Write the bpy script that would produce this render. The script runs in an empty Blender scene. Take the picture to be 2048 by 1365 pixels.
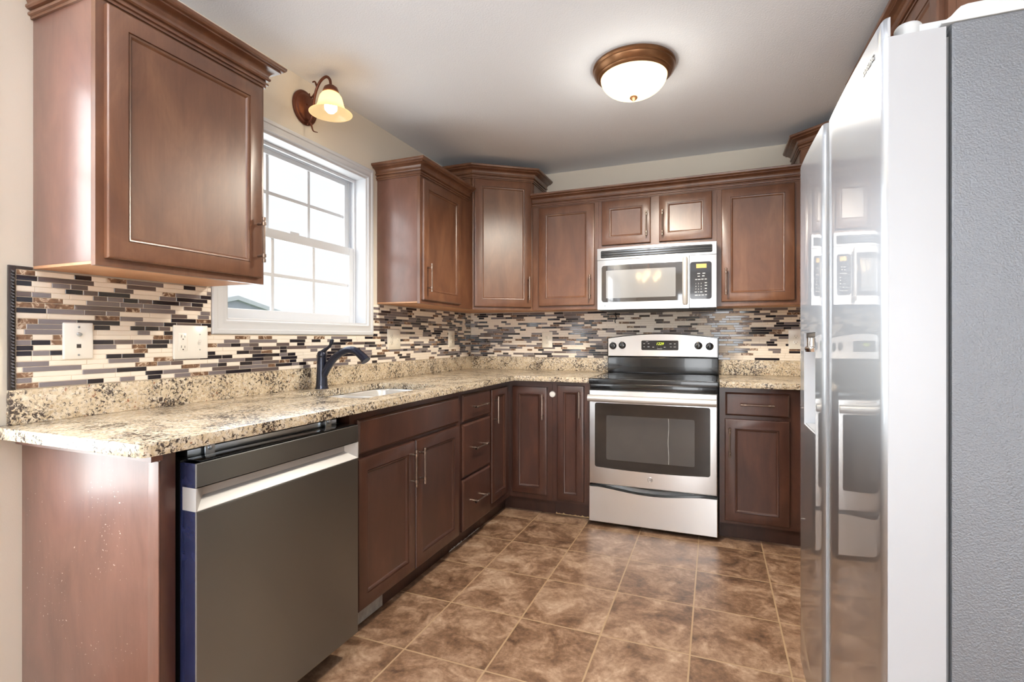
import bpy, bmesh, math, random
from mathutils import Vector, Matrix

random.seed(7)
SC = bpy.context.scene
COL = SC.collection
PI = math.pi

# ------------------------------------------------------------------ camera, sky, large lights, exposure
CAM = (1.877, -3.746, 1.1625)
cam_d = bpy.data.cameras.new('camera')
cam_d.sensor_width = 36.0
cam_d.lens = 1007.5 / 2048 * 36.0
cam_d.shift_y = -5.8 / 2048
cam_d.clip_start = 0.02
cam_o = bpy.data.objects.new('camera', cam_d)
cam_o.location = CAM
cam_o.rotation_euler = (PI / 2, 0, 0.3819)
COL.objects.link(cam_o)
SC.camera = cam_o

SC.view_settings.view_transform = 'Standard'
SC.view_settings.look = 'None'
SC.view_settings.gamma = 1.0
SC.view_settings.use_curve_mapping = False
SC.view_settings.exposure = 0.36
SC.cycles.use_denoising = True
SC.cycles.max_bounces = 10
SC.cycles.diffuse_bounces = 6
SC.cycles.glossy_bounces = 5
SC.cycles.transmission_bounces = 6
SC.cycles.sample_clamp_indirect = 6.0
SC.cycles.caustics_reflective = False
SC.cycles.caustics_refractive = False

world = bpy.data.worlds.new('sky')
world.use_nodes = True
SC.world = world
bgn = world.node_tree.nodes['Background']
bgn.inputs[0].default_value = (0.93, 0.96, 1.0, 1)
bgn.inputs[1].default_value = 0.92


def area_light(name, loc, direction, sx, sy, power, color=(1, 1, 1), portal=False):
    d = bpy.data.lights.new(name, 'AREA')
    d.shape = 'RECTANGLE'
    d.size = sx
    d.size_y = sy
    d.energy = power
    d.color = color
    o = bpy.data.objects.new(name, d)
    o.location = loc
    o.rotation_euler = Vector(direction).to_track_quat('-Z', 'Z').to_euler()
    COL.objects.link(o)
    if portal:
        d.cycles.is_portal = True
    return o


# daylight through the kitchen window and through the dining-room glass behind the camera
area_light('kitchen_window_daylight', (-0.17, -1.808, 1.665), (1, 0, 0), 0.92, 0.86, 9, (0.97, 0.98, 1.0))
area_light('dining_window_daylight', (-0.17, -3.91, 1.36), (1, 0, 0), 1.75, 1.44, 60, (0.96, 0.98, 1.0))
area_light('patio_door_daylight', (2.98, -7.60, 1.10), (0, 1, 0), 2.5, 2.05, 115, (0.97, 0.98, 1.0))


# ------------------------------------------------------------------ materials
def srgb(r, g, b):
    def f(c):
        c /= 255.0
        return c / 12.92 if c <= 0.04045 else ((c + 0.055) / 1.055) ** 2.4
    return (f(r), f(g), f(b), 1.0)


def new_mat(name):
    m = bpy.data.materials.new(name)
    m.use_nodes = True
    nt = m.node_tree
    return m, nt, nt.nodes['Principled BSDF']


def pbr(name, color, rough=0.5, metal=0.0, coat=0.0, spec=0.5, emis=None, estr=0.0, noise=0.0, nscale=20.0, bump=0.0, bscale=200.0, trans=0.0, coat_rough=0.03):
    m, nt, p = new_mat(name)
    p.inputs['Base Color'].default_value = color
    p.inputs['Roughness'].default_value = rough
    p.inputs['Metallic'].default_value = metal
    p.inputs['Coat Weight'].default_value = coat
    p.inputs['Coat Roughness'].default_value = coat_rough
    p.inputs['Specular IOR Level'].default_value = spec
    p.inputs['Transmission Weight'].default_value = trans
    if emis:
        p.inputs['Emission Color'].default_value = emis
        p.inputs['Emission Strength'].default_value = estr
    N = nt.nodes
    L = nt.links
    tc = N.new('ShaderNodeNewGeometry')
    nz = N.new('ShaderNodeTexNoise')
    nz.inputs['Scale'].default_value = nscale
    nz.inputs['Detail'].default_value = 4
    L.new(tc.outputs['Position'], nz.inputs['Vector'])
    if noise > 0:
        mx = N.new('ShaderNodeMix')
        mx.data_type = 'RGBA'
        mx.inputs[6].default_value = tuple(c * (1 - noise) for c in color[:3]) + (1,)
        mx.inputs[7].default_value = tuple(min(1, c * (1 + noise)) for c in color[:3]) + (1,)
        L.new(nz.outputs['Fac'], mx.inputs[0])
        L.new(mx.outputs[2], p.inputs['Base Color'])
    if bump > 0:
        nb = N.new('ShaderNodeTexNoise')
        nb.inputs['Scale'].default_value = bscale
        nb.inputs['Detail'].default_value = 3
        L.new(tc.outputs['Position'], nb.inputs['Vector'])
        b = N.new('ShaderNodeBump')
        b.inputs['Strength'].default_value = bump
        b.inputs['Distance'].default_value = 0.004
        L.new(nb.outputs['Fac'], b.inputs['Height'])
        L.new(b.outputs['Normal'], p.inputs['Normal'])
    return m


def ramp(nt, stops, interp='LINEAR'):
    r = nt.nodes.new('ShaderNodeValToRGB')
    r.color_ramp.interpolation = interp
    e = r.color_ramp.elements
    while len(e) > 1:
        e.remove(e[-1])
    e[0].position, e[0].color = stops[0]
    for pos, c in stops[1:]:
        k = e.new(pos)
        k.color = c
    return r


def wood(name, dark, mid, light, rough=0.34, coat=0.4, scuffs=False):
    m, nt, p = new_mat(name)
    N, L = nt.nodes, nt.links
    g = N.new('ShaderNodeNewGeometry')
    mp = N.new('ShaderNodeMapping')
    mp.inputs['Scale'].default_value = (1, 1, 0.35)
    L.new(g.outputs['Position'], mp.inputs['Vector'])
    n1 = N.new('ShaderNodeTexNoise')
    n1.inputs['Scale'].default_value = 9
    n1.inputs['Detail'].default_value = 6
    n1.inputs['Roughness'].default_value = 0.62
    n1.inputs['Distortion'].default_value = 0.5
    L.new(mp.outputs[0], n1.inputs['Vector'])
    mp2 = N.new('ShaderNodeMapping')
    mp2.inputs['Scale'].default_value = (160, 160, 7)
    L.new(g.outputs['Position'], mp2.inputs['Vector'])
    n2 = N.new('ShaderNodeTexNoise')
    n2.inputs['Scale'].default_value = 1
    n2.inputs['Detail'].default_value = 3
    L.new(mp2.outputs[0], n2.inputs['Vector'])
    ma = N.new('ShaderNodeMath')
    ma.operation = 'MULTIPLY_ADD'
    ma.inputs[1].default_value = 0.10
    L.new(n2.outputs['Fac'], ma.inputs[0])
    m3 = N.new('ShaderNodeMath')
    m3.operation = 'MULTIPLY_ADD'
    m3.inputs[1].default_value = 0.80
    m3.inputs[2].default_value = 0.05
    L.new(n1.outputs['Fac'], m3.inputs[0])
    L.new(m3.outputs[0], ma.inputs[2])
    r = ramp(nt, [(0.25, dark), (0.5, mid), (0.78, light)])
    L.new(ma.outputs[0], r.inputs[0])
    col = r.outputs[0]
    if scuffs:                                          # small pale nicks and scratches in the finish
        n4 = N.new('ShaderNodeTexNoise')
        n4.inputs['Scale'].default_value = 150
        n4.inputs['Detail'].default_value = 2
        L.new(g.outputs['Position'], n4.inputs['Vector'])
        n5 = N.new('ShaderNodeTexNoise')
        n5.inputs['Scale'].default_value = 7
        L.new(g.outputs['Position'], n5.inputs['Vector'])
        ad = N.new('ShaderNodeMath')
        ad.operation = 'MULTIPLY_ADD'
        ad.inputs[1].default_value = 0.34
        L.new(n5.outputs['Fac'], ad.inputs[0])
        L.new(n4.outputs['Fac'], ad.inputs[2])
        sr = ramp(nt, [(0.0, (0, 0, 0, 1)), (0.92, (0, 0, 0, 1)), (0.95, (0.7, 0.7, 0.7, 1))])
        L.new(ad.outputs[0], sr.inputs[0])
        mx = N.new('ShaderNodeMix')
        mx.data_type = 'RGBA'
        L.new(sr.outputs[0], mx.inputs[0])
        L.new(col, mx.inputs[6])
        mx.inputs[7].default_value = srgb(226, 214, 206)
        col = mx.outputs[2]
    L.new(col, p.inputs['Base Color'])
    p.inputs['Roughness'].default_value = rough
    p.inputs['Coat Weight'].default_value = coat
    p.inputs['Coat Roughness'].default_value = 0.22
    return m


def granite(name):
    m, nt, p = new_mat(name)
    N, L = nt.nodes, nt.links
    g = N.new('ShaderNodeNewGeometry')

    def nz(sc, det, rgh=0.6, off=(0, 0, 0), dist=0.0):
        mp = N.new('ShaderNodeMapping')
        mp.inputs['Location'].default_value = off
        L.new(g.outputs['Position'], mp.inputs['Vector'])
        n = N.new('ShaderNodeTexNoise')
        n.inputs['Scale'].default_value = sc
        n.inputs['Detail'].default_value = det
        n.inputs['Roughness'].default_value = rgh
        n.inputs['Distortion'].default_value = dist
        L.new(mp.outputs[0], n.inputs['Vector'])
        return n

    def mix(a, b, f):
        x = N.new('ShaderNodeMix')
        x.data_type = 'RGBA'
        for s, v in ((6, a), (7, b)):
            if isinstance(v, tuple):
                x.inputs[s].default_value = v
            else:
                L.new(v, x.inputs[s])
        L.new(f, x.inputs[0])
        return x.outputs[2]

    vo = N.new('ShaderNodeTexVoronoi')
    vo.inputs['Scale'].default_value = 120
    L.new(g.outputs['Position'], vo.inputs['Vector'])
    sep = N.new('ShaderNodeSeparateColor')
    L.new(vo.outputs['Color'], sep.inputs[0])
    base = ramp(nt, [(0.0, srgb(234, 226, 210)), (0.35, srgb(216, 200, 172)), (0.7, srgb(194, 176, 148)), (1.0, srgb(240, 236, 228))])
    L.new(sep.outputs[0], base.inputs[0])
    big = nz(22, 5, 0.6, (3, 1, 2))
    bt = ramp(nt, [(0.42, srgb(220, 204, 176)), (0.62, srgb(178, 155, 122))])
    L.new(big.outputs['Fac'], bt.inputs[0])
    half = N.new('ShaderNodeValue')
    half.outputs[0].default_value = 0.45
    c = mix(base.outputs[0], bt.outputs[0], half.outputs[0])
    red = nz(70, 3, 0.6, (9, 4, 1))
    rf = ramp(nt, [(0.64, (0, 0, 0, 1)), (0.70, (1, 1, 1, 1))])
    L.new(red.outputs['Fac'], rf.inputs[0])
    c = mix(c, srgb(140, 88, 60), rf.outputs[0])
    dk = nz(88, 7, 0.72, (1, 7, 3), 0.8)
    clus = nz(9, 3, 0.5, (5, 5, 5))
    ad = N.new('ShaderNodeMath')
    ad.operation = 'MULTIPLY_ADD'
    ad.inputs[1].default_value = 0.35
    L.new(clus.outputs['Fac'], ad.inputs[0])
    L.new(dk.outputs['Fac'], ad.inputs[2])
    df = ramp(nt, [(0.70, (0, 0, 0, 1)), (0.745, (1, 1, 1, 1))])
    L.new(ad.outputs[0], df.inputs[0])
    c = mix(c, srgb(58, 48, 44), df.outputs[0])
    gr = nz(130, 5, 0.65, (8, 2, 7))
    gf = ramp(nt, [(0.57, (0, 0, 0, 1)), (0.64, (0.8, 0.8, 0.8, 1))])
    L.new(gr.outputs['Fac'], gf.inputs[0])
    c = mix(c, srgb(128, 116, 104), gf.outputs[0])
    L.new(c, p.inputs['Base Color'])
    p.inputs['Roughness'].default_value = 0.22
    p.inputs['Specular IOR Level'].default_value = 0.65
    return m


def floor_mat():
    m, nt, p = new_mat('floor_tile')
    N, L = nt.nodes, nt.links
    g = N.new('ShaderNodeNewGeometry')
    s = N.new('ShaderNodeSeparateXYZ')
    L.new(g.outputs['Position'], s.inputs[0])

    def math_(op, a, b=None, c=None):
        n = N.new('ShaderNodeMath')
        n.operation = op
        for i, v in enumerate((a, b, c)):
            if v is None:
                continue
            if isinstance(v, (int, float)):
                n.inputs[i].default_value = v
            else:
                L.new(v, n.inputs[i])
        return n.outputs[0]

    PX, PY = 0.3303, 0.3607
    ax = math_('DIVIDE', math_('SUBTRACT', s.outputs[0], 0.4724), PX)
    ay = math_('DIVIDE', math_('SUBTRACT', s.outputs[1], -0.7071), PY)
    fx = math_('FRACT', ax)
    fy = math_('FRACT', ay)
    dx = math_('MULTIPLY', math_('MINIMUM', fx, math_('SUBTRACT', 1.0, fx)), PX)
    dy = math_('MULTIPLY', math_('MINIMUM', fy, math_('SUBTRACT', 1.0, fy)), PY)
    d = math_('MINIMUM', dx, dy)
    gm = N.new('ShaderNodeMapRange')
    gm.inputs[1].default_value = 0.0022
    gm.inputs[2].default_value = 0.0042
    L.new(d, gm.inputs[0])
    cell = N.new('ShaderNodeCombineXYZ')
    L.new(math_('FLOOR', ax), cell.inputs[0])
    L.new(math_('FLOOR', ay), cell.inputs[1])
    wn = N.new('ShaderNodeTexWhiteNoise')
    L.new(cell.outputs[0], wn.inputs['Vector'])
    off = N.new('ShaderNodeVectorMath')
    off.operation = 'MULTIPLY_ADD'
    off.inputs[1].default_value = (7, 7, 7)
    L.new(wn.outputs['Color'], off.inputs[0])
    L.new(g.outputs['Position'], off.inputs[2])
    n1 = N.new('ShaderNodeTexNoise')
    n1.inputs['Scale'].default_value = 7.5
    n1.inputs['Detail'].default_value = 9
    n1.inputs['Roughness'].default_value = 0.66
    n1.inputs['Distortion'].default_value = 0.6
    L.new(off.outputs[0], n1.inputs['Vector'])
    n2 = N.new('ShaderNodeTexNoise')
    n2.inputs['Scale'].default_value = 45
    n2.inputs['Detail'].default_value = 6
    n2.inputs['Roughness'].default_value = 0.7
    L.new(off.outputs[0], n2.inputs['Vector'])
    v = math_('MULTIPLY_ADD', n2.outputs['Fac'], 0.5, math_('MULTIPLY_ADD', n1.outputs['Fac'], 1.25, -0.375))
    v = math_('ADD', v, math_('MULTIPLY_ADD', wn.outputs['Value'], 0.10, -0.05))
    r = ramp(nt, [(0.24, srgb(86, 62, 46)), (0.42, srgb(128, 97, 74)), (0.54, srgb(156, 124, 99)), (0.68, srgb(184, 154, 128)), (0.82, srgb(210, 186, 163))])
    L.new(v, r.inputs[0])
    mx = N.new('ShaderNodeMix')
    mx.data_type = 'RGBA'
    mx.inputs[6].default_value = srgb(182, 152, 118)
    L.new(r.outputs[0], mx.inputs[7])
    L.new(gm.outputs[0], mx.inputs[0])
    L.new(mx.outputs[2], p.inputs['Base Color'])
    b = N.new('ShaderNodeBump')
    b.inputs['Strength'].default_value = 0.35
    b.inputs['Distance'].default_value = 0.004
    hh = math_('MULTIPLY_ADD', n1.outputs['Fac'], 0.6, math_('MULTIPLY', gm.outputs[0], 0.4))
    L.new(hh, b.inputs['Height'])
    L.new(b.outputs['Normal'], p.inputs['Normal'])
    p.inputs['Roughness'].default_value = 0.36
    return m


def brushed(name, color, rough, spread=(0, 0, 1), aniso=0.75, coat=0.0, metal=1.0):
    """brushed metal: reflections smear along `spread`, across the grain"""
    m, nt, p = new_mat(name)
    N, L = nt.nodes, nt.links
    p.inputs['Base Color'].default_value = color
    p.inputs['Metallic'].default_value = metal
    p.inputs['Roughness'].default_value = rough
    p.inputs['Anisotropic'].default_value = aniso
    p.inputs['Coat Weight'].default_value = coat
    p.inputs['Coat Roughness'].default_value = 0.02
    c = N.new('ShaderNodeCombineXYZ')
    for i in range(3):
        c.inputs[i].default_value = spread[i]
    L.new(c.outputs[0], p.inputs['Tangent'])
    return m


def marble(name, c1, c2, vein):
    m, nt, p = new_mat(name)
    N, L = nt.nodes, nt.links
    g = N.new('ShaderNodeNewGeometry')
    n = N.new('ShaderNodeTexNoise')
    n.inputs['Scale'].default_value = 38
    n.inputs['Detail'].default_value = 6
    n.inputs['Distortion'].default_value = 1.5
    L.new(g.outputs['Position'], n.inputs['Vector'])
    r = ramp(nt, [(0.3, c1), (0.55, c2), (0.63, vein), (0.70, c2)])
    L.new(n.outputs['Fac'], r.inputs[0])
    L.new(r.outputs[0], p.inputs['Base Color'])
    p.inputs['Roughness'].default_value = 0.25
    return m


def lamp_glass(name, color, strength, body=(1, 0.93, 0.78, 1)):
    m, nt, p = new_mat(name)
    N, L = nt.nodes, nt.links
    out = N['Material Output']
    N.remove(p)
    e = N.new('ShaderNodeEmission')
    e.inputs[0].default_value = color
    e.inputs[1].default_value = strength
    t = N.new('ShaderNodeBsdfTranslucent')
    t.inputs[0].default_value = body
    gl = N.new('ShaderNodeBsdfGlossy')
    gl.inputs['Roughness'].default_value = 0.15
    a = N.new('ShaderNodeAddShader')
    L.new(e.outputs[0], a.inputs[0])
    L.new(t.outputs[0], a.inputs[1])
    mx = N.new('ShaderNodeMixShader')
    mx.inputs[0].default_value = 0.05
    L.new(a.outputs[0], mx.inputs[1])
    L.new(gl.outputs[0], mx.inputs[2])
    L.new(mx.outputs[0], out.inputs[0])
    return m


def window_glass(name):
    m, nt, p = new_mat(name)
    N, L = nt.nodes, nt.links
    out = N['Material Output']
    N.remove(p)
    t = N.new('ShaderNodeBsdfTransparent')
    t.inputs[0].default_value = (0.97, 0.98, 0.98, 1)
    gl = N.new('ShaderNodeBsdfGlossy')
    gl.inputs['Roughness'].default_value = 0.02
    f = N.new('ShaderNodeFresnel')
    f.inputs[0].default_value = 1.45
    gb = N.new('ShaderNodeNewGeometry')
    fm = N.new('ShaderNodeMath')
    fm.operation = 'MULTIPLY'
    iv = N.new('ShaderNodeMath')
    iv.operation = 'SUBTRACT'
    iv.inputs[0].default_value = 1.0
    L.new(gb.outputs['Backfacing'], iv.inputs[1])
    L.new(f.outputs[0], fm.inputs[0])
    L.new(iv.outputs[0], fm.inputs[1])
    mx = N.new('ShaderNodeMixShader')
    L.new(fm.outputs[0], mx.inputs[0])
    L.new(t.outputs[0], mx.inputs[1])
    L.new(gl.outputs[0], mx.inputs[2])
    L.new(mx.outputs[0], out.inputs[0])
    return m


M = {}
M['wood'] = wood('stained_wood', srgb(80, 50, 36), srgb(105, 69, 49), srgb(132, 93, 67))
M['base_wood'] = wood('shaded_base_wood', srgb(52, 30, 23), srgb(70, 42, 32), srgb(92, 57, 43))  # same stain as the wall cabinets, dimmer light down low put into the colour
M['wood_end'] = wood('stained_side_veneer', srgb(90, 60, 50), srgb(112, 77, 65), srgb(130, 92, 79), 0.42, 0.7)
M['panel_wood'] = wood('scuffed_panel_veneer', srgb(90, 60, 50), srgb(112, 77, 65), srgb(130, 92, 79), 0.42, 0.7, True)
M['raw_wood'] = wood('unstained_underside', srgb(180, 130, 95), srgb(200, 152, 115), srgb(214, 170, 134), 0.55, 0.0)
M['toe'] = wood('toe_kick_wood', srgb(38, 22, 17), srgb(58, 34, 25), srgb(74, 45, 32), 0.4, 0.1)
M['granite'] = granite('speckled_granite')
M['floor'] = floor_mat()
M['wall'] = pbr('beige_paint', srgb(224, 216, 202), 0.75, bump=0.05, bscale=260)
M['ceiling'] = pbr('ceiling_paint', srgb(234, 239, 247), 0.85, bump=0.35, bscale=150)
M['white'] = pbr('white_paint', srgb(216, 219, 224), 0.35)
M['plate'] = pbr('white_plastic', srgb(246, 244, 238), 0.3)
M['almond'] = pbr('almond_plastic', srgb(240, 234, 220), 0.3)
M['slot'] = pbr('slot_dark', srgb(52, 46, 42), 0.6)
M['steel'] = brushed('brushed_steel', (0.80, 0.795, 0.79, 1), 0.30)
M['steel_bar'] = pbr('satin_steel_bar', srgb(222, 220, 217), 0.34, metal=0.55)
M['steel_dw'] = brushed('dishwasher_steel', (0.24, 0.255, 0.26, 1), 0.30)
M['steel_pocket'] = pbr('dishwasher_pocket', srgb(196, 194, 192), 0.35, metal=0.35)
M['fridge_front'] = brushed('fridge_steel', (0.46, 0.48, 0.51, 1), 0.42, (0, 1, 0), 1.0, 1.0)
M['fridge_edge'] = pbr('fridge_door_edge', srgb(176, 178, 182), 0.4, metal=0.1)
M['fridge_side'] = pbr('fridge_textured_side', srgb(116, 119, 124), 0.34, metal=0.35, bump=0.40, bscale=330)
M['fridge_cover'] = pbr('fridge_cover_plastic', srgb(205, 208, 210), 0.4)
M['lettering'] = pbr('pale_grey_lettering', srgb(176, 178, 178), 0.5)
M['gasket'] = pbr('grey_gasket', srgb(120, 122, 124), 0.6)
M['chrome'] = pbr('chrome', (0.8, 0.8, 0.8, 1), 0.08, 1.0)
M['zinc'] = pbr('zinc_plated', (0.62, 0.66, 0.7, 1), 0.28, 1.0)
M['black'] = pbr('black_enamel', srgb(17, 17, 19), 0.16, coat=0.4)
M['black_matte'] = pbr('black_plastic', srgb(20, 20, 22), 0.45)
M['cooktop'] = pbr('cooktop_glass', srgb(12, 12, 14), 0.06, coat=0.5)
M['oven_glass'] = pbr('oven_glass', srgb(34, 32, 31), 0.1, coat=0.4)
M['oven_screen'] = pbr('oven_inner_window', srgb(72, 70, 68), 0.22, coat=0.3, noise=0.12, nscale=9)
M['mw_glass'] = pbr('microwave_glass', srgb(60, 58, 58), 0.05, coat=1.0, spec=1.0)
M['mw_screen'] = pbr('microwave_screen', srgb(140, 141, 143), 0.10, coat=1.0, spec=1.0)
M['panel_dark'] = pbr('control_panel', srgb(40, 40, 44), 0.15, coat=0.5)
M['print'] = pbr('printed_white', srgb(226, 226, 224), 0.5)
M['lcd'] = pbr('amber_lcd', srgb(205, 168, 96), 0.3, emis=srgb(214, 170, 92), estr=0.25)
M['green_led'] = pbr('green_led', srgb(190, 205, 60), 0.4, emis=srgb(205, 222, 50), estr=1.6)
M['bronze'] = pbr('bronze_pull', srgb(150, 132, 120), 0.26, 0.9)
M['faucet'] = pbr('oiled_bronze', srgb(36, 40, 56), 0.24, 0.55, coat=0.3)
M['rust'] = pbr('antique_bronze', srgb(104, 60, 44), 0.36, 0.55, noise=0.25, nscale=60)
M['fixture'] = pbr('bronze_fixture', srgb(130, 92, 62), 0.32, 0.7, noise=0.15, nscale=40)
M['dome'] = lamp_glass('alabaster_dome', (1.0, 0.83, 0.50, 1), 0.55)
M['shade'] = lamp_glass('amber_glass_shade', (1.0, 0.74, 0.38, 1), 0.62, (0.55, 0.36, 0.16, 1))
M['bulb'] = pbr('lit_bulb', (1, 0.95, 0.85, 1), 0.3, emis=(1, 0.90, 0.74, 1), estr=7)
M['grout'] = pbr('mosaic_grout', srgb(214, 200, 182), 0.8)
M['t_cream'] = pbr('cream_stone', srgb(243, 233, 220), 0.4, noise=0.06, nscale=30)
M['t_grey'] = pbr('grey_glass', srgb(122, 114, 116), 0.12, coat=0.3, noise=0.08, nscale=12)
M['t_black'] = pbr('black_glass', srgb(34, 30, 38), 0.1, coat=0.3)
M['t_brown'] = marble('brown_marble', srgb(74, 52, 40), srgb(132, 102, 80), srgb(214, 196, 176))
M['t_taupe'] = pbr('taupe_glass', srgb(96, 84, 82), 0.14, coat=0.3)
M['rope'] = pbr('dark_rope_tile', srgb(46, 40, 40), 0.3, coat=0.2, noise=0.2, nscale=80)
M['glass'] = window_glass('clear_pane')
M['bare_metal'] = pbr('bare_grey_board', srgb(158, 154, 148), 0.6, noise=0.45, nscale=45)
M['blue_film'] = pbr('film_blue_edge', srgb(34, 38, 66), 0.25, 0.2, noise=0.4, nscale=35)
M['roof'] = pbr('neighbour_shingle', srgb(186, 190, 206), 0.9, noise=0.15, nscale=3)
M['siding'] = pbr('neighbour_siding', srgb(225, 228, 236), 0.8)
M['caulk'] = pbr('worn_edge', srgb(206, 178, 128), 0.8)
M['chips'] = pbr('paint_chips', srgb(205, 200, 192), 0.8)
M['grass'] = pbr('lawn', srgb(150, 165, 120), 0.9)


# ------------------------------------------------------------------ mesh helpers
class F:
    """frame: a along u, b along up, c along the outward normal"""
    def __init__(s, o, u, n):
        s.o, s.u, s.n, s.v = Vector(o), Vector(u).normalized(), Vector(n).normalized(), Vector((0, 0, 1))

    def __call__(s, a, b, c):
        return s.o + s.u * a + s.v * b + s.n * c


def LW(x): return F((x, 0, 0), (0, 1, 0), (1, 0, 0))
def BW(y): return F((0, y, 0), (1, 0, 0), (0, -1, 0))
def RW(x): return F((x, 0, 0), (0, -1, 0), (-1, 0, 0))


WORLD_AT = {}


class MB:
    def __init__(s):
        s.bm = bmesh.new()

    def face(s, vs, mi=0):
        try:
            f = s.bm.faces.new(vs)
            f.material_index = mi
            return f
        except ValueError:
            return None

    def box(s, p0, p1, mi=0, fr=None):
        x0, y0, z0 = p0
        x1, y1, z1 = p1
        P = [(x0, y0, z0), (x1, y0, z0), (x1, y1, z0), (x0, y1, z0), (x0, y0, z1), (x1, y0, z1), (x1, y1, z1), (x0, y1, z1)]
        if fr:
            P = [fr(a, b, c) for a, b, c in P]
        v = [s.bm.verts.new(p) for p in P]
        for q in ((0, 3, 2, 1), (4, 5, 6, 7), (0, 1, 5, 4), (1, 2, 6, 5), (2, 3, 7, 6), (3, 0, 4, 7)):
            s.face([v[i] for i in q], mi)
        return s

    def loops(s, rings, mi=0, cap0=True, cap1=True, closed=True):
        V = [[s.bm.verts.new(p) for p in r] for r in rings]
        n = len(V[0])
        for a, b in zip(V[:-1], V[1:]):
            for i in range(n if closed else n - 1):
                j = (i + 1) % n
                s.face([a[i], a[j], b[j], b[i]], mi)
        if cap0:
            s.face(list(reversed(V[0])), mi)
        if cap1:
            s.face(V[-1], mi)
        return s

    def panel(s, fr, a0, b0, a1, b1, prof, mi=0, cap0=True):
        """stack of rectangular rings: prof = [(inset, height), ...]"""
        rings = []
        for i, c in prof:
            rings.append([fr(a0 + i, b0 + i, c), fr(a1 - i, b0 + i, c), fr(a1 - i, b1 - i, c), fr(a0 + i, b1 - i, c)])
        return s.loops(rings, mi, cap0)

    def prism(s, poly, fr, c0, c1, mi=0, bev=0.0):
        if bev:
            ca = sum(p[0] for p in poly) / len(poly)
            cb = sum(p[1] for p in poly) / len(poly)
            wa = max(abs(p[0] - ca) for p in poly)
            wb = max(abs(p[1] - cb) for p in poly)
            sm = [(ca + (a - ca) * (1 - bev / wa), cb + (b - cb) * (1 - bev / wb)) for a, b in poly]
            return s.loops([[fr(a, b, c0) for a, b in poly], [fr(a, b, c1 - bev) for a, b in poly], [fr(a, b, c1) for a, b in sm]], mi)
        return s.loops([[fr(a, b, c0) for a, b in poly], [fr(a, b, c1) for a, b in poly]], mi)

    def tube(s, pts, r, seg=12, mi=0, cap=True):
        pts = [Vector(p) for p in pts]
        rs = r if isinstance(r, (list, tuple)) else [r] * len(pts)
        rings = []
        up = None
        for i, p in enumerate(pts):
            t = (pts[min(i + 1, len(pts) - 1)] - pts[max(i - 1, 0)]).normalized()
            if up is None:
                up = Vector((0, 0, 1)) if abs(t.z) < 0.9 else Vector((1, 0, 0))
            x = t.cross(up)
            if x.length < 1e-5:
                x = t.cross(Vector((0, 1, 0)))
            x.normalize()
            y = x.cross(t).normalized()
            up = y
            rings.append([p + (x * math.cos(2 * PI * k / seg) + y * math.sin(2 * PI * k / seg)) * rs[i] for k in range(seg)])
        return s.loops(rings, mi, cap, cap)

    def lathe(s, prof, c, axis=(0, 0, 1), seg=32, mi=0, cap0=False, cap1=False, sx=1.0, sy=1.0, up=None):
        c = Vector(c)
        ax = Vector(axis).normalized()
        x = ax.cross(Vector(up) if up else (Vector((0, 0, 1)) if abs(ax.z) < 0.9 else Vector((1, 0, 0)))).normalized()
        y = ax.cross(x).normalized()
        rings = []
        for r, h in prof:
            r = max(r, 1e-4)
            rings.append([c + ax * h + x * (r * sx * math.cos(2 * PI * k / seg)) + y * (r * sy * math.sin(2 * PI * k / seg)) for k in range(seg)])
        return s.loops(rings, mi, cap0, cap1)

    def sweep(s, path, prof, mi=0):
        """moulding: prof (outward, z) swept along a 2D path, outward on the right of travel"""
        P = [Vector(p) for p in path]
        n = len(P)
        rings = []
        for i in range(n):
            d0 = (P[i] - P[i - 1]).normalized() if i > 0 else None
            d1 = (P[i + 1] - P[i]).normalized() if i < n - 1 else None
            if d0 is None:
                o = Vector((d1.y, -d1.x))
            elif d1 is None:
                o = Vector((d0.y, -d0.x))
            else:
                n0, n1 = Vector((d0.y, -d0.x)), Vector((d1.y, -d1.x))
                o = (n0 + n1).normalized()
                o = o / max(0.2, o.dot(n0))
            rings.append([(P[i].x + o.x * a, P[i].y + o.y * a, z) for a, z in prof])
        return s.loops(rings, mi)

    def text(s, body, size, fr, a, b, c, mi=0, depth=0.0006, shear=0.0, align='CENTER'):
        cu = bpy.data.curves.new('t', 'FONT')
        cu.body = body
        cu.size = size
        cu.align_x = align
        cu.align_y = 'CENTER'
        cu.shear = shear
        cu.extrude = depth
        cu.resolution_u = 2
        ob = bpy.data.objects.new('t', cu)
        me = bpy.data.meshes.new_from_object(ob)
        off = len(s.bm.verts)
        s.bm.verts.ensure_lookup_table()
        vs = [s.bm.verts.new(fr(a + v.co.x, b + v.co.y, c + v.co.z)) for v in me.vertices]
        for p in me.polygons:
            s.face([vs[i] for i in p.vertices], mi)
        bpy.data.objects.remove(ob)
        bpy.data.curves.remove(cu)
        bpy.data.meshes.remove(me)
        return s

    def build(s, name, mats, parent=None, bevel=0.0, smooth=35, seg=2, label=None):
        bm = s.bm
        bmesh.ops.recalc_face_normals(bm, faces=bm.faces[:])
        if bevel > 0:
            es = [e for e in bm.edges if len(e.link_faces) == 2 and e.calc_face_angle(0) > 0.5]
            if es:
                bmesh.ops.bevel(bm, geom=es, offset=bevel, segments=seg, profile=0.6, affect='EDGES', clamp_overlap=True)
        if parent is not None:
            base = WORLD_AT[parent.name]
        else:
            xs = [v.co for v in bm.verts]
            base = Vector((sum(v.x for v in xs) / len(xs), sum(v.y for v in xs) / len(xs), min(v.z for v in xs)))
        bmesh.ops.translate(bm, verts=bm.verts[:], vec=-base)
        me = bpy.data.meshes.new(name)
        bm.to_mesh(me)
        bm.free()
        for m in (mats if isinstance(mats, (list, tuple)) else [mats]):
            me.materials.append(M[m] if isinstance(m, str) else m)
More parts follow.
